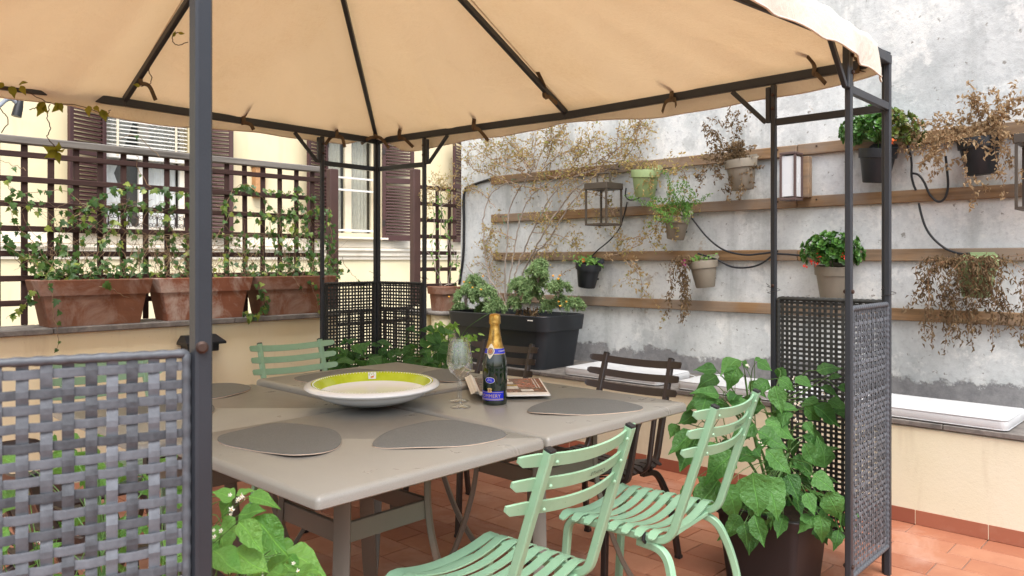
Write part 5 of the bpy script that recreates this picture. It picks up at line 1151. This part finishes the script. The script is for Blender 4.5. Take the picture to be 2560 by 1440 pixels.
for x, y in ((1160, 705), (1175, 708), (1202, 725), (1213, 730), (1140, 738), (1156, 730), (1122, 743), (1396, 755), (1416, 756), (1401, 766), (1382, 690), (1400, 690), (1396, 698), (1373, 718), (1305, 715), (1322, 722), (1207, 692), (1331, 735), (1181, 720)):
    p = onX(x, y, 4.06 + rng.uniform(0, 0.1)) - M0; f = link("flower", bl_me, bt2, Matrix.Translation(p) @ Matrix.Rotation(rng.uniform(0, 1.2), 4, 'X') @ Matrix.Rotation(rng.uniform(-1.2, 0), 4, 'Y'))
    MB().tube([p, p + Vector((0.02, 0, -0.06))], 0.0011, 4).build("flower_stalk", "green_stem", bt2, 60)
# ---- half dry climber trained on the wall
cl = thing("dry_climber", "half dry climber with many bare canes trained fan-wise on the plaster wall", "climber"); rng = random.Random(5); st = MB(); tw = MB(); lf = MB(); dl = MB()
W_ = lambda px: [onX(x, y, WXP - rng.uniform(0, 0.06)) for x, y in px]
canes = [[(1255, 790), (1235, 740), (1215, 650), (1208, 560), (1225, 490), (1268, 455)], [(1265, 780), (1262, 700), (1268, 600), (1275, 520), (1300, 470), (1330, 420), (1340, 335)], [(1270, 780), (1280, 720), (1300, 650), (1340, 560), (1380, 490), (1430, 445), (1500, 420)], [(1275, 780), (1300, 700), (1350, 600), (1400, 520), (1440, 470), (1490, 440), (1560, 400)], [(1280, 790), (1300, 740), (1330, 650), (1370, 600), (1420, 520), (1470, 460)], [(1262, 780), (1275, 690), (1290, 600), (1310, 520), (1350, 470), (1400, 440)],
         [(1270, 790), (1240, 730), (1190, 690), (1165, 660)], [(1272, 785), (1262, 760), (1225, 700), (1195, 680)]]
for c in canes:
    P = bare(W_(c), rng, 0.003, 8); st.tube(P, taper(len(P), 0.0075, 0.0038), 6)
up = [[(1330, 430), (1300, 385), (1270, 350), (1215, 325)], [(1340, 420), (1360, 370), (1400, 330), (1420, 300)], [(1430, 445), (1500, 400), (1560, 360), (1600, 320), (1640, 330)], [(1560, 400), (1590, 350), (1600, 295)], [(1330, 440), (1250, 410), (1200, 380), (1170, 360)], [(1290, 470), (1240, 440), (1190, 425), (1160, 400)], [(1340, 430), (1330, 370), (1340, 310)], [(1320, 430), (1290, 360), (1285, 315)], [(1400, 440), (1440, 400), (1470, 360), (1500, 345)], [(1380, 470), (1430, 420), (1450, 370)],
      [(1350, 430), (1395, 390), (1440, 375), (1490, 370)], [(1500, 420), (1540, 370), (1545, 320)], [(1300, 450), (1350, 440), (1420, 445), (1480, 455)], [(1270, 455), (1330, 470), (1400, 470), (1450, 480)], [(1300, 420), (1250, 370), (1200, 345)], [(1360, 420), (1380, 360), (1375, 310)], [(1420, 440), (1480, 410), (1560, 405), (1620, 400)]]
for c in up: twig(tw, lf, W_(c), rng, 0.0040, 0.0017, 46, (0.014, 0.030), 16, 0.010, -0.1)
mid = [[(1330, 580), (1400, 590), (1460, 632)], [(1520, 640), (1580, 622), (1620, 590), (1650, 560)], [(1560, 650), (1600, 690), (1605, 730)], [(1240, 520), (1200, 480), (1165, 470)], [(1290, 600), (1250, 580), (1220, 575)], [(1340, 560), (1380, 540), (1430, 520), (1480, 500)], [(1440, 470), (1500, 490), (1530, 520)], [(1300, 660), (1340, 620), (1380, 610)], [(1230, 680), (1215, 620), (1225, 580)], [(1380, 500), (1360, 540), (1330, 560)], [(1600, 590), (1560, 600), (1520, 590)], [(1640, 440), (1700, 420), (1720, 460)], [(1280, 720), (1230, 690), (1190, 650)], [(1265, 650), (1230, 640), (1210, 610)]]
for c in mid: twig(tw, lf, W_(c), rng, 0.0034, 0.0015, 46, (0.015, 0.032), 9, 0.012, -0.2)
for c in ([(1330, 770), (1400, 690), (1460, 655)], [(1270, 775), (1240, 700), (1225, 640)], [(1275, 780), (1290, 720), (1300, 690)], [(1240, 760), (1200, 720), (1170, 700)]): twig(tw, dl, W_(c), rng, 0.0024, 0.001, 30, (0.012, 0.024), 3, 0.01)
# papery flower heads
for x, y in ((1300, 425), (1325, 410), (1290, 470), (1585, 655), (1500, 430), (1545, 385), (1410, 350), (1340, 470), (1520, 640), (1250, 400)):
    c = onX(x, y, WXP - 0.05)
    for _ in range(26): tiny_leaf(dl, c + jit(rng, 0.018), jit(rng, 1), jit(rng, 1), rng.uniform(0.014, 0.03), 0.6)
st.build("cane", "grey_twig", cl, 60); stuff(cl.children[-1]); stuff(tw.build("twig", "climber_twig", cl, 60)); stuff(lf.build("leaf", "faded_leaf", cl, None)); stuff(dl.build("dry_head", "dry_leaf", cl, None))
for x, y in ((1285, 452), (1365, 435), (1410, 430), (1262, 545), (1300, 540), (1356, 535), (1365, 540)):
    p = onX(x, y, WXP); MB().tube(spline([p + Vector((0.03, 0.006, 0.012)), p + Vector((-0.02, 0.0, 0.012)), p + Vector((-0.022, -0.002, -0.015)), p + Vector((-0.01, -0.012, -0.05))], 4), 0.0016, 5).build("plant_tie", "green_tie", cl, 60)
# ---- pot with a dry climber on the pier
pp = thing("pier_pot", "square terracotta pot with a straggling half dry climber on the round pier", "pot plant", (4.19, 4.72, 0.8465)); rng = random.Random(8)
trough(pp, 0.098, 0.098, 0.195, 0.78, "terracotta", 0.0, 0.06); st = MB(); lf = MB(); gl = MB(); B0 = Vector((4.19, 4.72, 0.8465))
Wp = lambda px, Y=4.93: [onY(x, y, Y - rng.uniform(0, 0.05)) - B0 for x, y in px]
for c in ([(1100, 715), (1098, 640), (1103, 560), (1100, 480)], [(1120, 715), (1128, 640), (1110, 560), (1098, 490)], [(1105, 715), (1080, 640), (1085, 560), (1080, 500)], [(1110, 715), (1150, 690), (1125, 600), (1105, 530)]): twig(st, gl, Wp(c), rng, 0.004, 0.0018, 22, (0.03, 0.055), 2, 0.012, -0.9, 5, 0.003, 0.4)
for c in ([(1098, 490), (1085, 460), (1070, 450)], [(1098, 490), (1110, 455), (1125, 445)], [(1100, 500), (1100, 460), (1098, 440)], [(1100, 520), (1140, 490), (1150, 500)], [(1095, 500), (1070, 480), (1060, 490)]): twig(st, lf, Wp(c), rng, 0.0022, 0.0009, 90, (0.012, 0.026), 5, 0.012)
stuff(st.build("twig", "grey_twig", pp, 60)); stuff(lf.build("dry_leaf", "faded_leaf", pp, None)); stuff(gl.build("leaf", "fern_leaf", pp, None))

# ================================================================== pots hanging on the battens
def wall_pot(label, px, pyrim, mat, tilt=0, grow=None, X=4.478, s=1.0, seed=1):
    p = onX(px, pyrim, X); t = thing("hanging_pot", label, "pot plant", p, R(tilt * 0.4), "pots hanging on the battens"); t.rotation_euler = (R(tilt), R(-3), 0)
    R0, R1, H = 0.066 * s, 0.097 * s, 0.188 * s
    b = MB().lathe([(0.004, -H), (R0 - 0.004, -H), (R0, -H + 0.004), (R0 + (R1 - R0) * 0.72, -0.052 * s), (R1 - 0.002, -0.050 * s)], 36, (0, 0, 0), True, False).build("pot", mat, t, 40)
    MB().lathe([(R0 + (R1 - R0) * 0.72, -0.0525 * s), (R1, -0.051 * s), (R1 + 0.004, -0.004), (R1 + 0.003, 0), (R1 - 0.004, 0), (R1 - 0.006, -0.05 * s)], 36, (0, 0, 0), False, False).build("rim", mat, b, 40)
    MB().lathe([(R1 - 0.006, -0.022), (0.004, -0.016)], 24, (0, 0, 0), False, True).build("soil", "soil", t, None)
    # flange that hooks over the batten
    m = MB(); fl = []
    for k in range(9):
        q = k / 8; y = (q * 2 - 1); fl.append((y * 0.085 * s, R1 * 0.62 + 0.012))
    rows = []
    for u, (xx, zz, wy) in enumerate(((R1 * 0.72, -0.003, 0.072), (R1 * 0.95, 0.012, 0.080), (4.578 - X - 0.004, 0.030, 0.062), (4.620 - X - 0.012, 0.032, 0.060))):
        rows.append([Vector((xx, -wy * s, zz)), Vector((xx, wy * s, zz)), Vector((xx, wy * s, zz + 0.004)), Vector((xx, -wy * s, zz + 0.004))])
    m.rings(rows); m.build("flange", mat, t, 30)
    MB().box((R0 + 0.03, 0, -H * 0.70), (0.07, 0.028, 0.014), 0.003).build("spacer_foot", "black_plastic", t)
    if grow: grow(t, random.Random(seed), R1)
    return t
def parts(t, *sets):
    for mb, name, mat in sets:
        if mb.v: stuff(mb.build(name, mat, t, 60 if "twig" in name or "stem" in name else None))
def dry_spray(arms, dens=150, size=(0.012, 0.028), mat="dry_leaf", twigm="brown_twig", fuzz=120, lw=0.5, side=3):
    def g(t, r, R1):
        st, lf = MB(), MB()
        for (dx, dy, dz) in arms:      # along the wall (+ = right in the photo), out of the wall, up
            e = Vector((-dy, -dx, dz)); a = Vector((r.uniform(-0.05, 0.05), r.uniform(-0.05, 0.05), -0.01)); up_ = max(0.04, dz * 0.5 + 0.05 if dz < 0.1 else dz * 0.7)
            twig(st, lf, [a, Vector((e.x * 0.45, e.y * 0.45, up_)), e], r, 0.0017, 0.0008, dens, size, side, 0.007, -0.4, 3, 0.004, lw)
        for _ in range(fuzz):
            p = Vector((r.gauss(-0.01, 0.045), r.gauss(0, 0.055), abs(r.gauss(0.0, 0.025)) - 0.005)); tiny_leaf(lf, p, jit(r, 1), jit(r, 1), r.uniform(*size), lw)
        parts(t, (st, "twig", twigm), (lf, "dry_leaf", mat))
    return g
def trailing(n, length, side_bias, mat="brown_leaf", extra=None, dens=170):
    def g(t, r, R1):
        st, lf = MB(), MB()
        for _ in range(n):
            a = Vector((r.uniform(-0.06, 0.03), r.uniform(-0.06, 0.06), -0.01)); sg = 0.05 if side_bias else 0.105; out = Vector((-0.07 - r.uniform(0, 0.07), side_bias * r.uniform(0.2, 1.3) * 0.1 + r.gauss(0, sg), 0.02 - (0 if side_bias else r.uniform(0, 0.05))))
            e = out + Vector((r.gauss(0, 0.02), r.gauss(side_bias * 0.05, sg), -length * r.uniform(0.45, 1.0)))
            twig(st, lf, [a, out, out.lerp(e, 0.5) + jit(r, 0.012), e], r, 0.0017, 0.0009, dens, (0.014, 0.034), 0, 0.010, -0.9, 3, 0.004, 0.32)
        parts(t, (st, "twig", "brown_twig"), (lf, "dry_leaf", mat))
        if extra: extra(t, r)
    return g
def rosette_mesh(mat, seed):
    r = random.Random(seed); m = MB()
    for k in range(11):
        a = k * 2.4; el = 1.25 - k * 0.10; s = 0.018 + 0.0016 * k; d = Vector((math.cos(a) * math.cos(el), math.sin(a) * math.cos(el), math.sin(el))); M_ = lmat(d * 0.004, d, Vector((-math.cos(a), -math.sin(a), 1.2)), s * r.uniform(0.9, 1.15))
        V = []; n = 8
        for i in range(n): q = 2 * math.pi * i / n; V.append(M_ @ Vector((0.40 * math.cos(q), 0.62 + 0.40 * math.sin(q), 0.12 * abs(math.cos(q)) + 0.05)))
        V += [M_ @ Vector((0, 0.62, -0.02)), M_ @ Vector((0, 0, 0))]
        m.add(V, [(i, (i + 1) % n, n) for i in range(n)] + [(5, 6, 9), (6, 7, 9)])
    return m.mesh("leaf_rosette", mat, 180)
ROS = [rosette_mesh("succulent_leaf", k) for k in range(3)]; ROB = [rosette_mesh("succulent_bronze", k) for k in range(2)]
def succulent(rx, rz, n, cz, flowers, bronze=False):
    def g(t, r, R1):
        st = MB(); C = Vector((-0.02, 0, cz))
        for k in range(n):
            u = (k + 0.5) / n; th = k * 2.39996; zc = 1 - 1.35 * u; rr = math.sqrt(max(0.05, 1 - zc * zc)); d = Vector((rr * math.cos(th), rr * math.sin(th), zc)); p = C + Vector((d.x * rx * 0.85, d.y * rx, d.z * rz)) * r.uniform(0.85, 1.05)
            M_ = Matrix.Translation(p) @ (d + jit(r, 0.15)).normalized().to_track_quat('Z', 'Y').to_matrix().to_4x4() @ Matrix.Scale(r.uniform(0.85, 1.25), 4)
            right = p.y < -rx * 0.35
            link("leaf_rosette", (ROB if bronze and right else ROS)[r.randrange(2)], t, M_); st.tube([Vector((0, 0, -0.02)), C * 0.5, p], [0.004, 0.0035, 0.0025], 5)
            for _ in range(2):
                q = C + (p - C) * r.uniform(0.5, 0.9) + jit(r, 0.012); link("leaf_rosette", (ROB if bronze and right else ROS)[r.randrange(2)], t, Matrix.Translation(q) @ (d + jit(r, 0.5)).normalized().to_track_quat('Z', 'Y').to_matrix().to_4x4() @ Matrix.Scale(0.9, 4))
        parts(t, (st, "stem", "green_stem"))
        for (fy, fz, mt) in flowers:
            m = MB()
            for _ in range(14): tiny_leaf(m, Vector((-rx * 0.9, -fy, fz)) + jit(r, 0.008), jit(r, 1), jit(r, 1) + Vector((-1, 0, 0.5)), 0.012, 0.9, 0.1)
            stuff(m.build("flower_head", mt, t, None))
    return g
def leafy_bits(n, mat, spread, zr, size, flower=None):
    def x(t, r, R1=0):
        lf = MB()
        for _ in range(n): p = Vector((r.gauss(-0.02, spread), r.gauss(0, spread), r.uniform(0, zr))); tiny_leaf(lf, p, jit(r, 1) + Vector((0, 0, 0.3)), Vector((-0.5, 0, 1)) + jit(r, 0.4), r.uniform(*size), 0.7, 0.15)
        parts(t, (lf, "leaf", mat))
        if flower:
            fy, fz, mt, s = flower; m = MB()
            for k in range(6):
                a = k * 1.047; tiny_leaf(m, Vector((-0.09, -fy, fz)), Vector((-0.15, math.cos(a), math.sin(a))), Vector((-1, 0, 0.2)), s, 0.95, -0.05)
            m.build("flower", mt, t, None)
    return x
def combo(*gs):
    def g(t, r, R1):
        for k in gs: k(t, r, R1)
    return g
wall_pot("sage green hanging pot with straw-dry grass, right of the lantern", 1614, 425, "sage_plastic", 4, dry_spray([(0.13, 0.05, -0.04), (0.15, 0.04, -0.12), (0.10, 0.08, -0.16), (-0.10, 0.06, 0.02), (-0.16, 0.04, 0.00), (0.05, 0.10, -0.22), (0.16, 0.0, -0.02)], 70, (0.012, 0.03), "faded_leaf", "vine_stem", 60, 0.35), seed=2)
wall_pot("taupe hanging pot on the top batten with an upright brown dried plant", 1851, 400, "taupe_plastic", -4, dry_spray([(-0.16, 0.05, 0.14), (-0.06, 0.03, 0.26), (0.02, 0.02, 0.22), (-0.10, 0.06, 0.08), (-0.22, 0.08, 0.0), (-0.26, 0.07, -0.06), (-0.15, 0.09, -0.12), (0.10, 0.05, -0.18), (0.04, 0.09, -0.22), (-0.05, 0.09, -0.26), (0.05, 0.03, 0.12), (-0.2, 0.02, 0.06)], 150, (0.014, 0.03), "brown_leaf"), seed=3)
wall_pot("small taupe hanging pot with fern-like green sprays on the second batten", 1694, 538, "taupe_plastic", 8, combo(dry_spray([(-0.12, 0.07, -0.02), (-0.14, 0.05, -0.10), (-0.08, 0.08, -0.16), (-0.10, 0.06, -0.22), (0.05, 0.08, -0.18)], 110, (0.014, 0.032), "faded_leaf", "vine_stem", 40), dry_spray([(0.10, 0.04, 0.06), (0.14, 0.05, 0.05), (-0.02, 0.06, 0.09), (0.05, 0.04, 0.08), (-0.08, 0.07, 0.05)], 260, (0.010, 0.02), "fern_leaf", "green_stem", 60, 0.5, 4)), s=0.86, seed=4)
wall_pot("small black hanging pot with fresh green leaves on the third batten", 1472, 658, "anthracite_plastic", 9, leafy_bits(110, "fern_leaf", 0.055, 0.045, (0.018, 0.035), (0.02, 0.03, "orange_petal", 0.018)), s=0.95, seed=5)
wall_pot("taupe hanging pot with a magenta flower and a long dead trailing plant", 1757, 652, "taupe_plastic", -5, combo(trailing(9, 0.42, 0.9, "brown_leaf"), leafy_bits(40, "fern_leaf", 0.04, 0.03, (0.015, 0.03), (-0.085, 0.0, "magenta_petal", 0.026))), s=0.92, seed=6)
wall_pot("black hanging pot with a big bronze-tinged succulent behind the gazebo post", 2196, 372, "anthracite_plastic", 6, succulent(0.20, 0.135, 46, 0.085, [(0.13, 0.03, "orange_petal")], True), seed=7)
wall_pot("taupe hanging pot with a round green succulent and red flowers", 2082, 665, "taupe_plastic", 2, succulent(0.16, 0.115, 40, 0.075, [(-0.06, 0.03, "red_petal"), (-0.02, 0.06, "red_petal"), (0.12, 0.07, "red_petal"), (-0.04, 0.02, "red_petal"), (-0.10, 0.0, "red_petal")]), seed=8)
wall_pot("black hanging pot with a wide brown dried plant at the far right", 2447, 345, "anthracite_plastic", -3, dry_spray([(-0.28, 0.06, 0.14), (-0.20, 0.05, 0.08), (-0.33, 0.08, -0.02), (-0.22, 0.10, -0.06), (-0.02, 0.04, 0.30), (0.02, 0.03, 0.16), (0.22, 0.05, 0.17), (0.30, 0.06, 0.12), (0.12, 0.05, 0.06), (-0.18, 0.11, -0.12), (-0.22, 0.10, -0.20), (0.16, 0.10, -0.16), (0.18, 0.09, -0.26), (0.12, 0.11, -0.32), (-0.05, 0.12, -0.24), (-0.28, 0.05, -0.12), (0.24, 0.05, 0.04), (0.05, 0.12, -0.10)], 150, (0.014, 0.032), "dry_leaf", "brown_twig", 260), seed=9)
wall_pot("sage green hanging pot smothered by a dead drooping plant at the far right", 2440, 650, "sage_plastic", 0, trailing(40, 0.45, 0.0, "brown_leaf", None, 130), seed=10)

# ================================================================== lanterns, sconce, lamp, hoses
def lantern(label, px, X, top, bottom):
    a, b = onX(px, top, X), onX(px, bottom, X); h = a.z - b.z; t = thing("lantern", label, "lantern", (b.x, b.y, b.z), 0, "open metal lanterns"); e = 0.088; w_ = 0.013
    for sx in (-1, 1):
        for sy in (-1, 1): MB().box((sx * e, sy * e, h / 2), (w_, w_, h - 0.028), 0.001).build("corner_post", "bronze_metal", t)
    for sx in (-1, 1):
        MB().box((sx * e, 0, 0.007), (w_, 2 * e + w_, 0.014), 0.001).build("base_bar", "bronze_metal", t); MB().box((0, sx * e, 0.007), (2 * e - w_ - 0.001, w_, 0.014), 0.001).build("base_bar", "bronze_metal", t)
    MB().box((0, 0, h + 0.010), (2 * e + 0.022, 2 * e + 0.022, 0.046), 0.003).build("cap", "bronze_metal", t)
    MB().sweep(rounded([(-0.0, -0.055, h + 0.035), (0, -0.055, h + 0.105), (0, 0.055, h + 0.105), (0, 0.055, h + 0.035)], 0.006, 2), SQ(0.012, 0.008, 0.1), (1, 0, 0)).build("handle", "bronze_metal", t)
    MB().tube([(0, 0, h + 0.107), (0.05, 0, h + 0.14), (4.60 - b.x, 0, h + 0.145)], 0.003, 6).build("hook", "dark_brown_metal", t)
lantern("open brown metal lantern frame hanging before the upper battens", 1509, 4.40, 470, 564); lantern("second brown lantern frame, cut by the right picture edge", 2604, 4.46, 352, 524)
sp = onX(1978, 442, 4.47); sc = thing("wall_sconce", "box wall lamp with white panels in a brown frame on a wooden block", "wall lamp", (sp.x, sp.y, sp.z))
hx, hy, hz = 0.05, 0.047, 0.135
MB().box((0.0, 0, 0), (2 * hx - 0.012, 2 * hy - 0.012, 2 * hz - 0.03), 0.002).build("diffuser", "opal_glass", sc)
for sx in (-1, 1):
    for sy in (-1, 1): MB().box((sx * (hx - 0.004), sy * (hy - 0.004), 0), (0.013, 0.013, 2 * hz - 0.02), 0.001).build("frame_post", "sconce_frame", sc)
for sz in (-1, 1): MB().box((0, 0, sz * hz), (2 * hx + 0.006, 2 * hy + 0.006, 0.014), 0.002).build("frame_plate", "sconce_frame", sc)
MB().box((hx + 0.035, -0.03, 0.0), (0.055, 0.10, 0.245), 0.004).build("wooden_block", "batten_wood", sc)
wp = onY(503, 858, PY - 0.07); wl = thing("parapet_lamp", "small black hooded lamp on the cream parapet behind the near post", "wall lamp", (wp.x, PY, wp.z))
MB().rings([[Vector((x, y, 0.05)) for x, y in ((-0.10, -0.004), (0.10, -0.004), (0.10, -0.06), (-0.10, -0.06))], [Vector((x, y, 0.01)) for x, y in ((-0.125, -0.004), (0.125, -0.004), (0.125, -0.15), (-0.125, -0.15))], [Vector((x, y, -0.004)) for x, y in ((-0.125, -0.004), (0.125, -0.004), (0.125, -0.15), (-0.125, -0.15))]]).build("hood", "black_plastic", wl, 20)
MB().box((0, -0.055, -0.028), (0.20, 0.10, 0.046), 0.004).build("lamp_body", "black_plastic", wl)
def hose(label, px, X=4.568, r=0.0062):
    o = MB().tube(spline([onX(x, y, X) for x, y in px], 8), r, 8).build("irrigation_hose", "hose_black", None, 60); tag(o, label, "hose", "irrigation hoses")
hose("black hose looping from the fern pot down to the gazebo side post", [(1714, 520), (1735, 552), (1770, 595), (1810, 625), (1860, 637), (1905, 634), (1945, 628)], 4.55)
hose("black hose sagging from the magenta flower pot to the right", [(1745, 634), (1790, 648), (1830, 667), (1875, 668), (1910, 655), (1935, 630), (1940, 590)], 4.54)
hose("short black hose running along the third batten to the round succulent", [(1930, 634), (1970, 636), (2010, 640), (2040, 645)], 4.552)
hose("black hose dropping from the top batten right of the corner post", [(2268, 362), (2276, 385), (2279, 410), (2279, 440), (2284, 462), (2290, 476)], 4.585)
hose("black hose forming a U loop beside the dried plant pot", [(2280, 433), (2296, 437), (2310, 455), (2325, 487), (2345, 504), (2362, 495), (2370, 465), (2367, 420), (2364, 390)], 4.566)
hose("black hose running down to the drooping dead plant", [(2297, 508), (2303, 535), (2315, 570), (2335, 598), (2365, 622), (2400, 634), (2425, 634)], 4.57)
hose("black hose from the lantern down to the small black pot", [(1565, 470), (1564, 490), (1575, 500), (1595, 496), (1604, 484)], 4.575, 0.005)
hose("thin black hose curving from the lantern base to the black pot", [(1568, 505), (1558, 545), (1548, 572), (1525, 600), (1495, 625), (1480, 640)], 4.57, 0.005)
hose("black pipe climbing the wall edge beside the narrow trellis", [(1148, 712), (1158, 640), (1160, 560), (1161, 480), (1185, 462), (1230, 447)], 4.60, 0.012)

# ================================================================== bench cushions
def cushion(label, y0, y1, xc=4.165, tie=True):
    t = thing("seat_cushion", label, "cushion", (xc, (y0 + y1) / 2, 0.4925), R(random.uniform(-1, 1)), "white bench cushions"); hx, hy = 0.20, (y1 - y0) / 2
    O = lambda i: rrect(hx - i, hy - i, 0.03, 5); P = [(0.012, 0.0005), (0.003, 0.006), (0.0, 0.016), (0.0, 0.040), (0.004, 0.050), (0.014, 0.055), (0.05, 0.058), (0.12, 0.060)]
    m = MB(); rings = []
    for i, z in P: rings.append([Vector((x + 0.002 * math.sin(y * 19 + z * 60), y + 0.002 * math.sin(x * 23), z + (0.0025 * math.sin(y * 13 + x * 9) if z > 0.03 else 0))) for x, y in O(i)])
    m.rings(rings); m.build("cover", "cushion_fabric", t, 180)
    for z, e in ((0.050, 0.0035), (0.008, 0.0025)): MB().tube([Vector((x, y, z)) for x, y in rrect(hx - e, hy - e, 0.03, 5)], 0.0028, 6, False, True).build("piping", "cushion_fabric", t, 180)
    if tie: MB().sweep(spline([(hx - 0.01, -hy + 0.02, 0.03), (hx + 0.01, -hy - 0.02, 0.02), (hx - 0.01, -hy - 0.045, 0.006)], 5), SQ(0.016, 0.003, 0.2), (0, 0, 1)).build("tie_ribbon", "cushion_fabric", t)
cushion("white bench cushion nearest the black trough, behind the dark armchair", 2.55, 3.27); cushion("white bench cushion in the middle, partly behind the large leafy plant", 1.66, 2.41); cushion("white bench cushion at the right edge, right of the gazebo corner", 0.74, 1.50)
